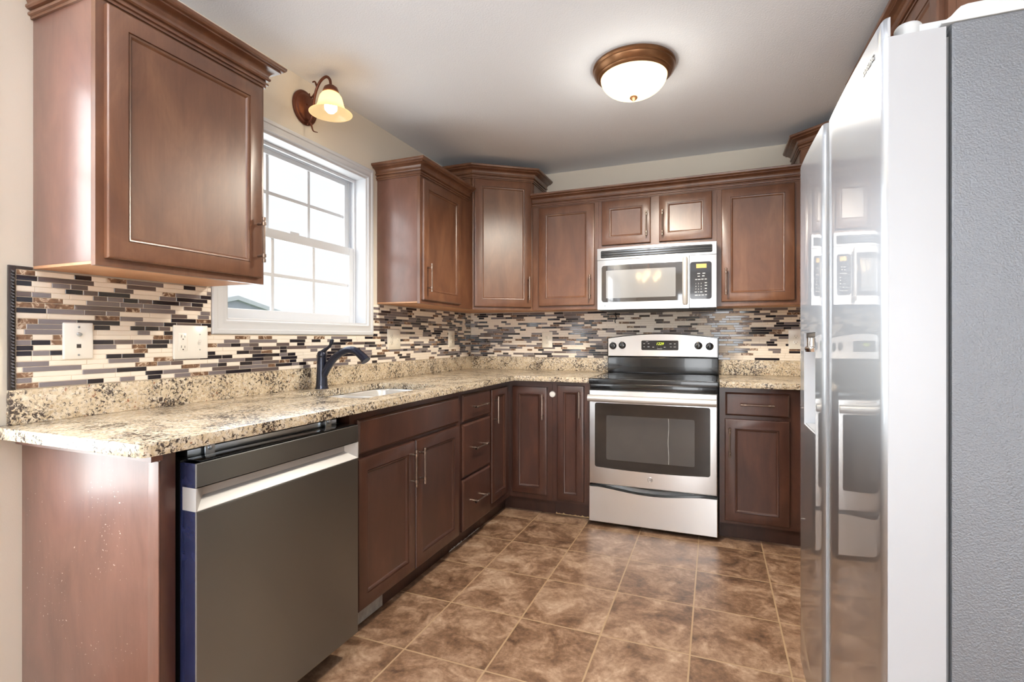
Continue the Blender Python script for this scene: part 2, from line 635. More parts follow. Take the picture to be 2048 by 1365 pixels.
        if smooth:
            me.shade_smooth()
            me.set_sharp_from_angle(angle=math.radians(smooth))
        o = bpy.data.objects.new(name, me)
        COL.objects.link(o)
        if parent is not None:
            o.parent = parent
        else:
            o.location = base
        WORLD_AT[o.name] = Vector(base)
        if label:
            o['label'] = label
        return o


def thing(name, loc, label, cat, group=None):
    o = bpy.data.objects.new(name, None)
    o.empty_display_size = 0.05
    o.location = loc
    COL.objects.link(o)
    WORLD_AT[o.name] = Vector(loc)
    return tag(o, label, cat, group)


def tag(o, label, cat, group=None):
    o['label'] = label
    o['category'] = cat
    if group:
        o['group'] = group
    return o


def structure(o):
    o['kind'] = 'structure'
    return o


def rrect(a0, b0, a1, b1, r, n=5):
    pts = []
    for cx, cy, s in ((a1 - r, b0 + r, -PI / 2), (a1 - r, b1 - r, 0), (a0 + r, b1 - r, PI / 2), (a0 + r, b0 + r, PI)):
        for k in range(n + 1):
            t = s + PI / 2 * k / n
            pts.append((cx + r * math.cos(t), cy + r * math.sin(t)))
    return pts


def bez(p, n=10):
    """Catmull-Rom through the points"""
    P = [Vector(q) for q in p]
    P = [P[0] * 2 - P[1]] + P + [P[-1] * 2 - P[-2]]
    out = []
    for i in range(1, len(P) - 2):
        for k in range(n):
            t = k / n
            a, b, c, d = P[i - 1], P[i], P[i + 1], P[i + 2]
            out.append(0.5 * ((2 * b) + (c - a) * t + (2 * a - 5 * b + 4 * c - d) * t * t + (3 * b - a - 3 * c + d) * t ** 3))
    out.append(P[-2])
    return out


# ------------------------------------------------------------------ room shell
CEIL = 2.44
RX = 3.0          # kitchen side wall
YR = -7.5         # far wall of the dining room behind the camera
RX2 = 5.2
WY0, WY1, WZ0, WZ1 = -2.265, -1.350, 1.235, 2.095      # kitchen window opening
DY0, DY1, DZ0, DZ1 = -4.80, -3.02, 0.62, 2.10          # dining window opening


def wall_pieces(mb, fr, a0, a1, b0, b1, holes, t):
    """wall of thickness t behind the frame plane with rectangular holes"""
    xs = sorted({a0, a1} | {h[0] for h in holes} | {h[2] for h in holes})
    for i in range(len(xs) - 1):
        x0, x1 = xs[i], xs[i + 1]
        hs = [h for h in holes if h[0] <= x0 and h[2] >= x1]
        z = b0
        for h in sorted(hs, key=lambda q: q[1]):
            if h[1] > z:
                mb.box((x0, z, -t), (x1, h[1], 0), 0, fr)
            z = h[3]
        if z < b1:
            mb.box((x0, z, -t), (x1, b1, 0), 0, fr)


mb = MB(); wall_pieces(mb, LW(0), YR - 0.12, 0.12, 0, CEIL, [(WY0, WZ0, WY1, WZ1), (DY0, DZ0, DY1, DZ1)], 0.14)
structure(mb.build('wall_left', 'wall', smooth=0))
structure(MB().box((0, 0, 0), (RX + 0.12, 0.12, CEIL)).build('wall_back', 'wall', smooth=0))
structure(MB().box((RX, -2.95, 0), (RX + 0.12, 0, CEIL)).build('wall_right', 'wall', smooth=0))
structure(MB().box((RX + 0.12, -2.95, 0), (RX2, -2.83, CEIL)).build('wall_return', 'wall', smooth=0))
structure(MB().box((RX2, YR - 0.12, 0), (RX2 + 0.12, -2.83, CEIL)).build('wall_dining', 'wall', smooth=0))
mb = MB(); wall_pieces(mb, F((0, YR, 0), (-1, 0, 0), (0, 1, 0)), -RX2, 0, 0, CEIL, [(-4.25, 0.03, -1.7, 2.1)], 0.12)
structure(mb.build('wall_rear', 'wall', smooth=0))
structure(MB().box((-0.14, YR - 0.12, -0.1), (RX2 + 0.12, 0.12, 0)).build('floor', 'floor', smooth=0))
structure(MB().box((-0.14, YR - 0.12, CEIL), (RX2 + 0.12, 0.12, CEIL + 0.1)).build('ceiling', 'ceiling', smooth=0))


# ------------------------------------------------------------------ windows
def double_hung(name, fr, a0, b0, a1, b1, cols, wt=0.14, casing=0.06, rows=2):
    r = structure(thing(name, fr(a0, b0, 0), 'white double hung window', 'window'))
    del r['label'], r['category']
    cz = [(0, 0), (0, 0.010), (0.004, 0.014), (0.018, 0.016), (0.022, 0.012), (0.040, 0.014), (0.046, 0.018), (0.055, 0.020), (casing, 0.012), (casing, 0)]
    # casing: mitred frame from concentric rings measured inward from the outer edge
    m = MB()
    o0, o1, p0, p1 = a0 - casing + 0.004, a1 + casing - 0.004, b0 - casing + 0.004, b1 + casing - 0.004
    rings = [[fr(o0 + i, p0 + i, c), fr(o1 - i, p0 + i, c), fr(o1 - i, p1 - i, c), fr(o0 + i, p1 - i, c)] for i, c in [(q[0], q[1] + 0.001) for q in cz]]
    m.loops(rings, 0, False, False)
    m.build('casing', 'white', r, smooth=30)
    # jamb liner
    m = MB()
    m.box((a0, b0, -wt + 0.005), (a0 + 0.014, b1, 0.011), 0, fr)
    m.box((a1 - 0.014, b0, -wt + 0.005), (a1, b1, 0.011), 0, fr)
    m.box((a0 + 0.014, b1 - 0.014, -wt + 0.005), (a1 - 0.014, b1, 0.011), 0, fr)
    m.box((a0 + 0.014, b0, -wt + 0.005), (a1 - 0.014, b0 + 0.012, 0.011), 0, fr)
    # stops and tracks
    for c0 in (-0.068, -0.105):
        m.box((a0 + 0.014, b0 + 0.012, c0 - 0.006), (a0 + 0.026, b1 - 0.014, c0 + 0.006), 0, fr)
        m.box((a1 - 0.026, b0 + 0.012, c0 - 0.006), (a1 - 0.014, b1 - 0.014, c0 + 0.006), 0, fr)
        m.box((a0 + 0.026, b1 - 0.030, c0 - 0.006), (a1 - 0.026, b1 - 0.014, c0 + 0.006), 0, fr)
    m.build('jamb', 'white', r, bevel=0.0015)
    mid = b0 + (b1 - b0) * 0.485

    def sash(nm, c, z0, z1, bot, top):
        s0, s1 = a0 + 0.016, a1 - 0.016
        g0, g1, h0, h1 = s0 + 0.042, s1 - 0.042, z0 + bot, z1 - top
        m = MB()
        m.box((s0, z0, c - 0.015), (g0, z1, c + 0.015), 0, fr)
        m.box((g1, z0, c - 0.015), (s1, z1, c + 0.015), 0, fr)
        m.box((g0, z0, c - 0.015), (g1, h0, c + 0.015), 0, fr)
        m.box((g0, h1, c - 0.015), (g1, z1, c + 0.015), 0, fr)
        so = m.build(nm, 'white', r, bevel=0.003)
        m = MB()
        for k in range(1, cols):
            x = g0 + (g1 - g0) * k / cols
            m.box((x - 0.009, h0, c - 0.005), (x + 0.009, h1, c + 0.005), 0, fr)
        for k in range(1, rows):
            y = h0 + (h1 - h0) * k / rows
            m.box((g0, y - 0.009, c - 0.0045), (g1, y + 0.009, c + 0.0045), 0, fr)
        m.build('muntin', 'white', so, bevel=0.002)
        m = MB()
        m.box((g0 - 0.004, h0 - 0.004, c - 0.002), (g1 + 0.004, h1 + 0.004, c + 0.002), 0, fr)
        m.build('pane', 'glass', so, smooth=0)
        return so
    sash('upper_sash', -0.118, mid - 0.005, b1 - 0.016, 0.035, 0.036)
    lo = sash('lower_sash', -0.084, b0 + 0.012, mid + 0.030, 0.046, 0.045)
    m = MB()
    ac = (a0 + a1) / 2
    m.box((ac - 0.03, mid + 0.030, -0.095), (ac + 0.03, mid + 0.042, -0.075), 0, fr)
    m.build('sash_lock', 'white', lo, bevel=0.003)
    return r


double_hung('window_1', LW(0), WY0, WZ0, WY1, WZ1, 3)
# dining-room window and patio door behind the camera (seen only as reflections)
double_hung('window_2', LW(0), DY0, DZ0, DY1, DZ1, 4, casing=0.035)
r = structure(bpy.data.objects.new('door_1', None)); COL.objects.link(r); r.location = (2.98, YR, 0); WORLD_AT[r.name] = Vector((2.98, YR, 0))
m = MB()
for x in (1.70, 2.92, 2.98, 4.19):
    m.box((x, YR - 0.10, 0.03), (x + 0.06, YR - 0.03, 2.1))
for z in (0.03, 2.03):
    m.box((1.76, YR - 0.095, z), (4.19, YR - 0.035, z + 0.07))
m.build('door_frame', 'white', r, bevel=0.003)
MB().box((1.76, YR - 0.068, 0.1), (4.19, YR - 0.062, 2.03)).build('pane', 'glass', r, smooth=0)

# ------------------------------------------------------------------ cabinet building blocks
DOOR_T = 0.020


def door_prof(st):
    t = DOOR_T
    return [(0, 0), (0, t - 0.006), (0.0025, t - 0.0015), (0.006, t), (st, t), (st + 0.0008, t - 0.0045), (st + 0.0022, t - 0.0045), (st + 0.0034, t - 0.002), (st + 0.007, t - 0.0028), (st + 0.010, t - 0.005), (st + 0.014, t - 0.0095), (st + 0.017, t - 0.0098)]


SLAB = [(0, 0), (0, DOOR_T - 0.008), (0.004, DOOR_T - 0.003), (0.010, DOOR_T), (0.012, DOOR_T)]


def handle(fr, a, b, length, vertical, parent, c0=DOOR_T):
    """bar pull with collars on two posts"""
    m = MB()
    h = length / 2
    st = 0.030
    P = (lambda t, c: fr(a, b + t, c)) if vertical else (lambda t, c: fr(a + t, b, c))
    m.tube([P(-h, c0 + st), P(h, c0 + st)], 0.0048, 10)
    for s in (-1, 1):
        q = s * (h - 0.024)
        m.tube([P(q, c0 - 0.0005), P(q, c0 + st)], 0.0045, 10)
        m.tube([P(q - 0.006, c0 + st), P(q + 0.006, c0 + st)], 0.0075, 12)
        m.tube([P(s * h - s * 0.012, c0 + st), P(s * h, c0 + st)], 0.0066, 12)
    return m.build('handle', 'bronze', parent)


def cab_door(fr, a0, b0, a1, b1, parent, pull=None, st=0.052, name='door', mat='wood'):
    d = MB().panel(fr, a0, b0, a1, b1, door_prof(st)).build(name, mat, parent, smooth=25)
    if pull:
        handle(fr, pull[0], pull[1], 0.165, True, d)
    return d


def cab_drawer(fr, a0, b0, a1, b1, parent, pull=True, name='drawer'):
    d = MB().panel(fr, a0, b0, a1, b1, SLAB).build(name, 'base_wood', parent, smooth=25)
    if pull:
        handle(fr, (a0 + a1) / 2, (b0 + b1) / 2, 0.17, False, d)
    return d


def face_frame(fr, a0, b0, a1, b1, opens, parent, t=0.019, mat='wood'):
    m = MB()
    wall_pieces(m, fr, a0, a1, b0, b1, opens, t)
    return m.build('face_frame', mat, parent, smooth=0)


CROWN = [(0, 0), (0.006, 0), (0.006, 0.008), (0.012, 0.010), (0.013, 0.014), (0.012, 0.018), (0.006, 0.020), (0.006, 0.025), (0.014, 0.027), (0.018, 0.031), (0.018, 0.037), (0.013, 0.040), (0.013, 0.045), (0.018, 0.055), (0.029, 0.062), (0.043, 0.065), (0.043, 0.070), (0.050, 0.072), (0.056, 0.077), (0.058, 0.083), (0.058, 0.088), (0, 0.088)]


def crown(path, z, parent=None, sc=1.0):
    return MB().sweep(path, [(a * sc, z + b) for a, b in CROWN]).build('crown_molding', 'wood', parent, smooth=30)


# ------------------------------------------------------------------ wall cabinets
UZ0, UZ1 = 1.364, 2.118
CZ = 2.105


def wall_box(parent, fr, a0, a1, z0, z1, depth, shell='wood_end', raw=True):
    m = MB()
    m.box((a0, z0 + 0.012, -depth + 0.002), (a1, z1, -0.0195), 0, fr)
    m.build('carcass', shell, parent, bevel=0.001)
    if raw:
        MB().box((a0 + 0.001, z0 + 0.004, -depth + 0.002), (a1 - 0.001, z0 + 0.012, -0.0195), 0, fr).build('bottom_panel', 'raw_wood', parent, smooth=0, label='unstained pale wood underside')


# beside the window, nearest
fr = LW(0.300)
t = thing('wall_cabinet', (0.15, -2.61, UZ0), 'large dark wood wall cabinet hung over the phone jack plate beside the window', 'cabinet')
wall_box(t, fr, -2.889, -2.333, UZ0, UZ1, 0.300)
face_frame(fr, -2.889, UZ0, -2.333, UZ1, [(-2.85, UZ0 + 0.04, -2.375, UZ1 - 0.04)], t)
cab_door(fr, -2.868, 1.386, -2.354, 2.093, t, (-2.375, 1.522))
crown([(0.001, -2.889), (0.300, -2.889), (0.300, -2.333), (0.001, -2.333)], CZ, t)
# beyond the window
t = thing('wall_cabinet', (0.15, -0.90, UZ0), 'dark wood one door wall cabinet between window and corner, side bright with daylight', 'cabinet')
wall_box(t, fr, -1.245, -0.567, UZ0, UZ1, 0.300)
face_frame(fr, -1.245, UZ0, -0.567, UZ1, [(-1.205, UZ0 + 0.04, -0.80, UZ1 - 0.04)], t)
cab_door(fr, -1.232, 1.386, -0.765, 2.088, t, (-1.195, 1.515))
crown([(0.001, -1.245), (0.300, -1.245), (0.300, -0.630)], CZ, t)


def diag_cabinet(p_left, p_right, wall_poly, z0, z1, label, pull_side, crown_path, raw=True):
    pl, pr = Vector(p_left).to_3d(), Vector(p_right).to_3d()
    u = (pr - pl).normalized()
    n = u.cross(Vector((0, 0, 1)))
    w = (pr - pl).length
    fr = F(pl, u, n)
    c = (pl + pr) / 2
    t = thing('corner_wall_cabinet', (c.x, c.y, z0), label, 'cabinet')
    W = F((0, 0, 0), (1, 0, 0), (0, 1, 0))

    def flat(poly, za, zb, name, mat, lab=None):
        MB().loops([[Vector((x, y, za)) for x, y in poly], [Vector((x, y, zb)) for x, y in poly]]).build(name, mat, t, smooth=0, label=lab)
    flat(wall_poly, z0 + 0.012, z1, 'carcass', 'wood')
    if raw:
        flat(wall_poly, z0 + 0.004, z0 + 0.0119, 'bottom_panel', 'raw_wood', 'unstained pale wood underside')
    m = MB()
    wall_pieces(m, fr, 0, w, z0, z1, [(0.04, z0 + 0.04, w - 0.04, z1 - 0.04)], 0.019)
    m.build('face_frame', 'wood', t, smooth=0)
    a = w - 0.037 if pull_side > 0 else 0.037
    cab_door(fr, 0.012, z0 + 0.020, w - 0.012, z1 - 0.016, t, (a, z0 + 0.155))
    crown(crown_path, z1 - 0.012, t, 1.05)
    return t


def inset(pl, pr, d=0.0195):
    a, b = Vector(pl), Vector(pr)
    u = (b - a).normalized()
    n = Vector((u.y, -u.x))
    return (a - n * d, b - n * d)


pl, pr = (0.300, -0.565), (0.653, -0.300)
qa, qb = inset(pl, pr)
diag_cabinet(pl, pr, [(0.002, -0.002), (0.002, -0.565), (qa.x - 0.01, -0.565), (qa.x, qa.y), (qb.x, qb.y), (0.653, qb.y + 0.02), (0.653, -0.002)], UZ0, 2.300,
             'tall angled corner wall cabinet where the window wall meets the stove wall', 1,
             [(0.001, -0.565), pl, pr, (0.653, -0.001)])
pl, pr = (2.356, -0.300), (2.700, -0.600)
qa, qb = inset(pl, pr)
diag_cabinet(pl, pr, [(2.356, -0.002), (2.356, qa.y + 0.02), (qa.x, qa.y), (qb.x, qb.y), (2.72, -0.600), (2.998, -0.600), (2.998, -0.002)], UZ0, 2.300,
             'angled corner wall cabinet mostly hidden behind the refrigerator, crown showing above', -1,
             [(2.356, -0.001), pl, pr, (2.998, -0.600)])

fr = BW(-0.300)
t = thing('wall_cabinet', (0.90, -0.15, UZ0), 'brown wood wall cabinet between the microwave and the angled corner cabinet', 'cabinet')
wall_box(t, fr, 0.655, 1.136, UZ0, UZ1, 0.300, 'wood')
face_frame(fr, 0.655, UZ0, 1.136, UZ1, [(0.74, UZ0 + 0.04, 1.09, UZ1 - 0.04)], t)
cab_door(fr, 0.706, 1.391, 1.109, 2.094, t, (1.085, 1.515))
t = thing('wall_cabinet', (1.515, -0.15, 1.766), 'short two door wood cabinet mounted directly above the microwave', 'cabinet')
wall_box(t, fr, 1.137, 1.892, 1.766, UZ1, 0.300, 'wood')
face_frame(fr, 1.137, 1.766, 1.892, UZ1, [(1.19, 1.80, 1.47, UZ1 - 0.04), (1.56, 1.80, 1.84, UZ1 - 0.04)], t)
cab_door(fr, 1.161, 1.796, 1.486, 2.096, t, (1.462, 1.920))
cab_door(fr, 1.540, 1.796, 1.863, 2.096, t, (1.563, 1.915))
t = thing('wall_cabinet', (2.12, -0.15, UZ0), 'brown wood wall cabinet between the microwave and the refrigerator', 'cabinet')
wall_box(t, fr, 1.893, 2.354, UZ0, UZ1, 0.300, 'wood')
face_frame(fr, 1.893, UZ0, 2.354, UZ1, [(1.95, UZ0 + 0.04, 2.29, UZ1 - 0.04)], t)
cab_door(fr, 1.919, 1.391, 2.325, 2.096, t, (1.945, 1.515))
o = crown([(0.656, -0.300), (2.353, -0.300)], CZ)
tag(o, 'long crown molding running unbroken above the stove wall cabinets', 'molding')

# over the refrigerator
fr = RW(2.520)
t = thing('wall_cabinet', (2.76, -1.43, 1.83), 'two door wood cabinet high on the wall above the refrigerator', 'cabinet')
wall_box(t, fr, 0.98, 1.88, 1.83, 2.300, 0.478, 'wood')
face_frame(fr, 0.98, 1.83, 1.88, 2.300, [(1.03, 1.87, 1.40, 2.25), (1.46, 1.87, 1.83, 2.25)], t)
cab_door(fr, 1.005, 1.85, 1.420, 2.280, t)
cab_door(fr, 1.440, 1.85, 1.855, 2.280, t)
crown([(2.998, -0.98), (2.520, -0.98), (2.520, -1.88), (2.998, -1.88)], 2.288, t, 1.05)

# ------------------------------------------------------------------ base cabinets
BT = 0.8815
KZ = 0.100
FX = 0.600
fr = LW(FX)


def base_cab(fr, a0, a1, depth, parent, opens, kick=0.060, ke0=0.0, ke1=0.0, wood_='base_wood', open_top=False):
    m = MB()
    if open_top:                                        # hollow box so the sink bowls hang inside
        m.box((a0, KZ, -depth + 0.002), (a1, KZ + 0.016, -0.0195), 0, fr)
        m.box((a0, KZ + 0.016, -depth + 0.002), (a0 + 0.016, BT, -0.0195), 0, fr)
        m.box((a1 - 0.016, KZ + 0.016, -depth + 0.002), (a1, BT, -0.0195), 0, fr)
        m.box((a0 + 0.016, KZ + 0.016, -depth + 0.002), (a1 - 0.016, BT, -depth + 0.012), 0, fr)
    else:
        m.box((a0, KZ, -depth + 0.002), (a1, BT, -0.0195), 0, fr)
    m.build('carcass', wood_, parent, smooth=0)
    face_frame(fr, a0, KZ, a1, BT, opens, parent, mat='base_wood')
    MB().box((a0 + ke0, 0.0005, -depth + 0.03), (a1 - ke1, KZ, -kick), 0, fr).build('toe_kick', 'toe', parent, smooth=0)


def ragged_edge(fr, a0, a1, lo, hi, mat, parent, label, c=-0.0597):
    # one thin strip with an uneven torn upper edge
    pts = [(a1, 0.0004), (a0, 0.0004)]
    a = a0
    while a < a1:
        pts.append((a, random.uniform(lo, hi) if random.random() < 0.6 else lo + 0.0008))
        a += random.uniform(0.004, 0.014)
    pts.append((a1, lo + 0.0008))
    return MB().prism(list(reversed(pts)), fr, c, c + 0.0014).build('worn_paint_edge', mat, parent, smooth=0, label=label)


# end panel by the dishwasher
t = thing('cabinet_end_panel', (0.30, -2.893, 0), 'tall scuffed brown end panel closing the counter run beside the dishwasher', 'panel')
MB().box((0.002, -2.915, 0.0005), (0.585, -2.876, BT - 0.002)).build('side_panel', 'panel_wood', t, bevel=0.001)
MB().box((0.5855, -2.915, 0.0005), (0.606, -2.876, BT - 0.002)).build('stile', 'base_wood', t, bevel=0.002)
MB().box((0.566, -2.919, 0.0005), (0.606, -2.9152, BT - 0.024)).build('corner_strip', 'wood_end', t, bevel=0.001)

t = thing('sink_base_cabinet', (0.30, -1.78, 0), 'dark wood sink base cabinet with a wide false front over two doors', 'cabinet')
base_cab(fr, -2.212, -1.342, 0.600, t, [(-2.16, 0.14, -1.80, 0.68), (-1.77, 0.14, -1.39, 0.68), (-2.16, 0.74, -1.39, 0.83)], open_top=True)
cab_drawer(fr, -2.182, 0.714, -1.365, 0.849, t, False, 'false_front')
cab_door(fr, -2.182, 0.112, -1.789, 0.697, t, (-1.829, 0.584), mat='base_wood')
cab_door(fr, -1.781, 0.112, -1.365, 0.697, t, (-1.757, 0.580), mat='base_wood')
MB().box((-2.205, 0.004, -0.0597), (-1.93, 0.085, -0.0575), 0, fr).build('bare_board', 'bare_metal', t, smooth=0, label='scratched bare grey patch on the toe kick')

t = thing('drawer_cabinet', (0.30, -1.145, 0), 'dark wood base cabinet with a stack of three drawers beside the sink base', 'cabinet')
base_cab(fr, -1.341, -0.951, 0.600, t, [(-1.30, 0.14, -0.98, 0.38), (-1.30, 0.42, -0.98, 0.68), (-1.30, 0.73, -0.98, 0.83)])
cab_drawer(fr, -1.319, 0.706, -0.962, 0.853, t)
cab_drawer(fr, -1.319, 0.404, -0.962, 0.692, t)
cab_drawer(fr, -1.319, 0.110, -0.962, 0.392, t)

ragged_edge(fr, -1.335, -0.955, 0.0006, 0.010, 'chips', t, 'white paint chips along the toe kick at the floor')

# inside-corner cabinet with one leaf on each run
fb = BW(-FX)
t = thing('corner_base_cabinet', (0.40, -0.40, 0), 'dark wood inside corner base cabinet with two narrow leaves meeting at right angles', 'cabinet')
m = MB()
m.box((0.002, -0.950, KZ), (FX - 0.0195, -0.002, BT))
m.box((FX - 0.0195, -FX + 0.0195, KZ), (0.899, -0.002, BT))
m.build('carcass', 'base_wood', t, smooth=0)
m = MB()
wall_pieces(m, fr, -0.950, -0.600, KZ, BT, [(-0.91, 0.19, -0.72, 0.80)], 0.019)
wall_pieces(m, fb, 0.5815, 0.899, KZ, BT, [(0.65, 0.19, 0.82, 0.80)], 0.019)
m.build('face_frame', 'base_wood', t, smooth=0)
m = MB()
m.box((0.03, -0.950, 0.0005), (0.540, -0.03, KZ))
m.box((0.540, -0.540, 0.0005), (0.899, -0.03, KZ))
m.build('toe_kick', 'toe', t, smooth=0)
cab_door(fr, -0.938, 0.150, -0.690, 0.846, t, (-0.912, 0.722), 0.042, mat='base_wood')
cab_door(fb, 0.622, 0.136, 0.864, 0.842, t, (0.842, 0.715), 0.046, mat='base_wood')

t = thing('narrow_base_cabinet', (1.02, -0.30, 0), 'slim dark wood base cabinet squeezed beside the stove with one narrow door', 'cabinet')
base_cab(fb, 0.900, 1.147, 0.600, t, [(0.96, 0.15, 1.08, 0.82)])
cab_door(fb, 0.935, 0.119, 1.110, 0.858, t, (1.086, 0.740), 0.042, mat='base_wood')
ragged_edge(fb, 0.905, 1.140, 0.003, 0.013, 'caulk', t, 'chipped pale strip along the toe kick at the floor')

t = thing('base_cabinet', (2.13, -0.30, 0), 'dark wood base cabinet with one drawer over one door between stove and refrigerator', 'cabinet')
base_cab(fb, 1.904, 2.990, 0.600, t, [(1.97, 0.15, 2.23, 0.67), (1.97, 0.75, 2.23, 0.83)])
cab_drawer(fb, 1.936, 0.722, 2.261, 0.853, t)
cab_door(fb, 1.933, 0.118, 2.261, 0.702, t, (1.958, 0.572), mat='base_wood')

t = MB().lathe([(0.0, 0.0115), (0.010, 0.0115), (0.0185, 0.009), (0.0205, 0.004), (0.0205, 0.0003)], (0.899, -FX, 0.797), (0, -1, 0), 28, cap0=True, cap1=True)
o = t.build('latch_disc', 'plate')
tag(o, 'small round white latch disc stuck on the cabinet frame beside the narrow door', 'latch')

# ------------------------------------------------------------------ counters
CT, CB = 0.914, 0.8822


def slab_with_hole(mb, outer, hole, z0, z1):
    bm = mb.bm

    def loop(pts, z):
        v = [bm.verts.new((x, y, z)) for x, y in pts]
        return v, [bm.edges.new((v[i], v[(i + 1) % len(v)])) for i in range(len(v))]
    tops = []
    for z in (z1, z0):
        vo, eo = loop(outer, z)
        es = list(eo)
        vh = None
        if hole:
            vh, eh = loop(hole, z)
            es += eh
        bmesh.ops.triangle_fill(bm, edges=es, use_beauty=True)
        tops.append((vo, vh))
    for k in range(2):
        if tops[0][k]:
            a, b = tops[0][k], tops[1][k]
            for i in range(len(a)):
                j = (i + 1) % len(a)
                mb.face([a[i], a[j], b[j], b[i]])


SX0, SX1, SY0, SY1 = 0.150, 0.540, -2.060, -1.405
# chiselled front edge: a slightly uneven outline along the run
rnd = random.Random(3)
edge = []
y = -2.955
while y < -0.68:
    edge.append((0.648 + rnd.uniform(-0.0016, 0.0016), y))
    y += 0.028
outer = [(0.002, -0.002), (0.002, -2.982), (0.630, -2.982), (0.642, -2.976), (0.648, -2.964)] + edge + [(0.650, -0.650), (1.149, -0.650), (1.149, -0.002)]
t = thing('countertop', (0.35, -1.8, CB), 'speckled tan granite L shaped countertop holding the sink', 'countertop')
mb = MB(); slab_with_hole(mb, outer, rrect(SX0, SY0, SX1, SY1, 0.06, 6), CB, CT)
mb.build('slab', 'granite', t, bevel=0.003, smooth=40)
m = MB()
m.box((0.002, -2.950, CT + 0.0003), (0.021, -0.002, 1.013))
m.box((0.0212, -0.021, CT + 0.0003), (1.149, -0.002, 1.013))
m.build('upstand', 'granite', t, bevel=0.0015, label='granite strip standing against the wall')
MB().box((0.035, -2.944, 0.862), (0.618, -2.9165, CB - 0.0003)).build('support_strip', 'wood_end', t, smooth=0, label='brown strip under the end of the slab')
t = thing('countertop', (2.4, -0.3, CB), 'short granite countertop between the stove and the refrigerator', 'countertop')
mb = MB(); slab_with_hole(mb, [(1.905, -0.002), (1.905, -0.650), (2.997, -0.650), (2.997, -0.002)], None, CB, CT)
mb.build('slab', 'granite', t, bevel=0.003, smooth=40)
MB().box((1.905, -0.021, CT + 0.0003), (2.997, -0.002, 1.013)).build('upstand', 'granite', t, bevel=0.0015, label='granite strip standing against the wall')

# ------------------------------------------------------------------ mosaic backsplash
TM = ['t_cream', 't_grey', 't_black', 't_brown', 't_taupe']


def mosaic(fr, a0, a1, b0, b1, holes, rows, seed):
    R = random.Random(seed)
    m = MB()
    rh = (b1 - b0) / rows
    gap = 0.0016
    for r in range(rows):
        z0, z1 = b0 + r * rh + gap / 2, b0 + (r + 1) * rh - gap / 2
        a = a0 - R.uniform(0, 0.05)
        last = -1
        while a < a1:
            w = R.choice([0.042, 0.048, 0.048, 0.062, 0.075, 0.098, 0.098, 0.125, 0.148])
            k = R.choices(range(5), [36, 24, 22, 11, 7])[0]
            if k == last and k != 0:
                k = R.choices(range(5), [40, 20, 20, 12, 8])[0]
            last = k
            if k == 3:
                w = min(w, 0.075)
            segs = [(max(a, a0), min(a + w, a1))]
            for h in holes:
                if z1 > h[1] and z0 < h[3]:
                    ns = []
                    for s0, s1 in segs:
                        if s0 < h[0]:
                            ns.append((s0, min(s1, h[0])))
                        if s1 > h[2]:
                            ns.append((max(s0, h[2]), s1))
                    segs = ns
            for s0, s1 in segs:
                if s1 - s0 > 0.006:
                    c = 0.0078 + R.uniform(-0.0003, 0.0003)
                    x0, x1 = s0 + gap / 2, s1 - gap / 2
                    m.loops([[fr(x0, z0, 0.006), fr(x1, z0, 0.006), fr(x1, z1, 0.006), fr(x0, z1, 0.006)],
                             [fr(x0, z0, c - 0.0008), fr(x1, z0, c - 0.0008), fr(x1, z1, c - 0.0008), fr(x0, z1, c - 0.0008)],
                             [fr(x0 + .0008, z0 + .0008, c), fr(x1 - .0008, z0 + .0008, c), fr(x1 - .0008, z1 - .0008, c), fr(x0 + .0008, z1 - .0008, c)]], k, False)
            a += w
    return m


WH = (WY0 - 0.058, WZ0 - 0.058, WY1 + 0.058, 9)
t = thing('mosaic_backsplash', (0.004, -1.45, 1.014), 'strip mosaic tile backsplash on the window wall, edged by a dark rope trim', 'backsplash')
mosaic(LW(0), -2.9305, -0.009, 1.0145, 1.3625, [WH], 22, 11).build('tile_field', TM, t, smooth=0)
m = MB(); wall_pieces(m, LW(0.0066), -2.931, -0.009, 1.0135, 1.363, [(WH[0], WH[1], WH[2], 1.363)], 0.005)
m.build('grout', 'grout', t, smooth=0)
# rope trim: flat strip with a twisted bead
m = MB()
m.box((0.0012, -2.9485, 1.0135), (0.009, -2.9315, 1.372))
m.box((0.0012, -2.9315, 1.3635), (0.009, -2.892, 1.372))
m.build('rope_trim', 'rope', t, bevel=0.001)
m = MB()
for z in [1.022 + 0.0092 * k for k in range(37)]:
    m.tube([(0.009, -2.9425, z + 0.005), (0.0115, -2.938, z), (0.009, -2.9335, z - 0.005)], [0.0015, 0.0036, 0.0015], 8)
m.build('rope_bead', 'rope', t)
t = thing('mosaic_backsplash', (1.5, -0.004, 1.014), 'strip mosaic tile backsplash on the wall behind the stove', 'backsplash')
mosaic(BW(0), 0.009, 2.99, 1.0145, 1.3625, [], 22, 23).build('tile_field', TM, t, smooth=0)
MB().box((0.0085, 1.0135, 0.0016), (2.995, 1.363, 0.0066), 0, BW(0)).build('grout', 'grout', t, smooth=0)


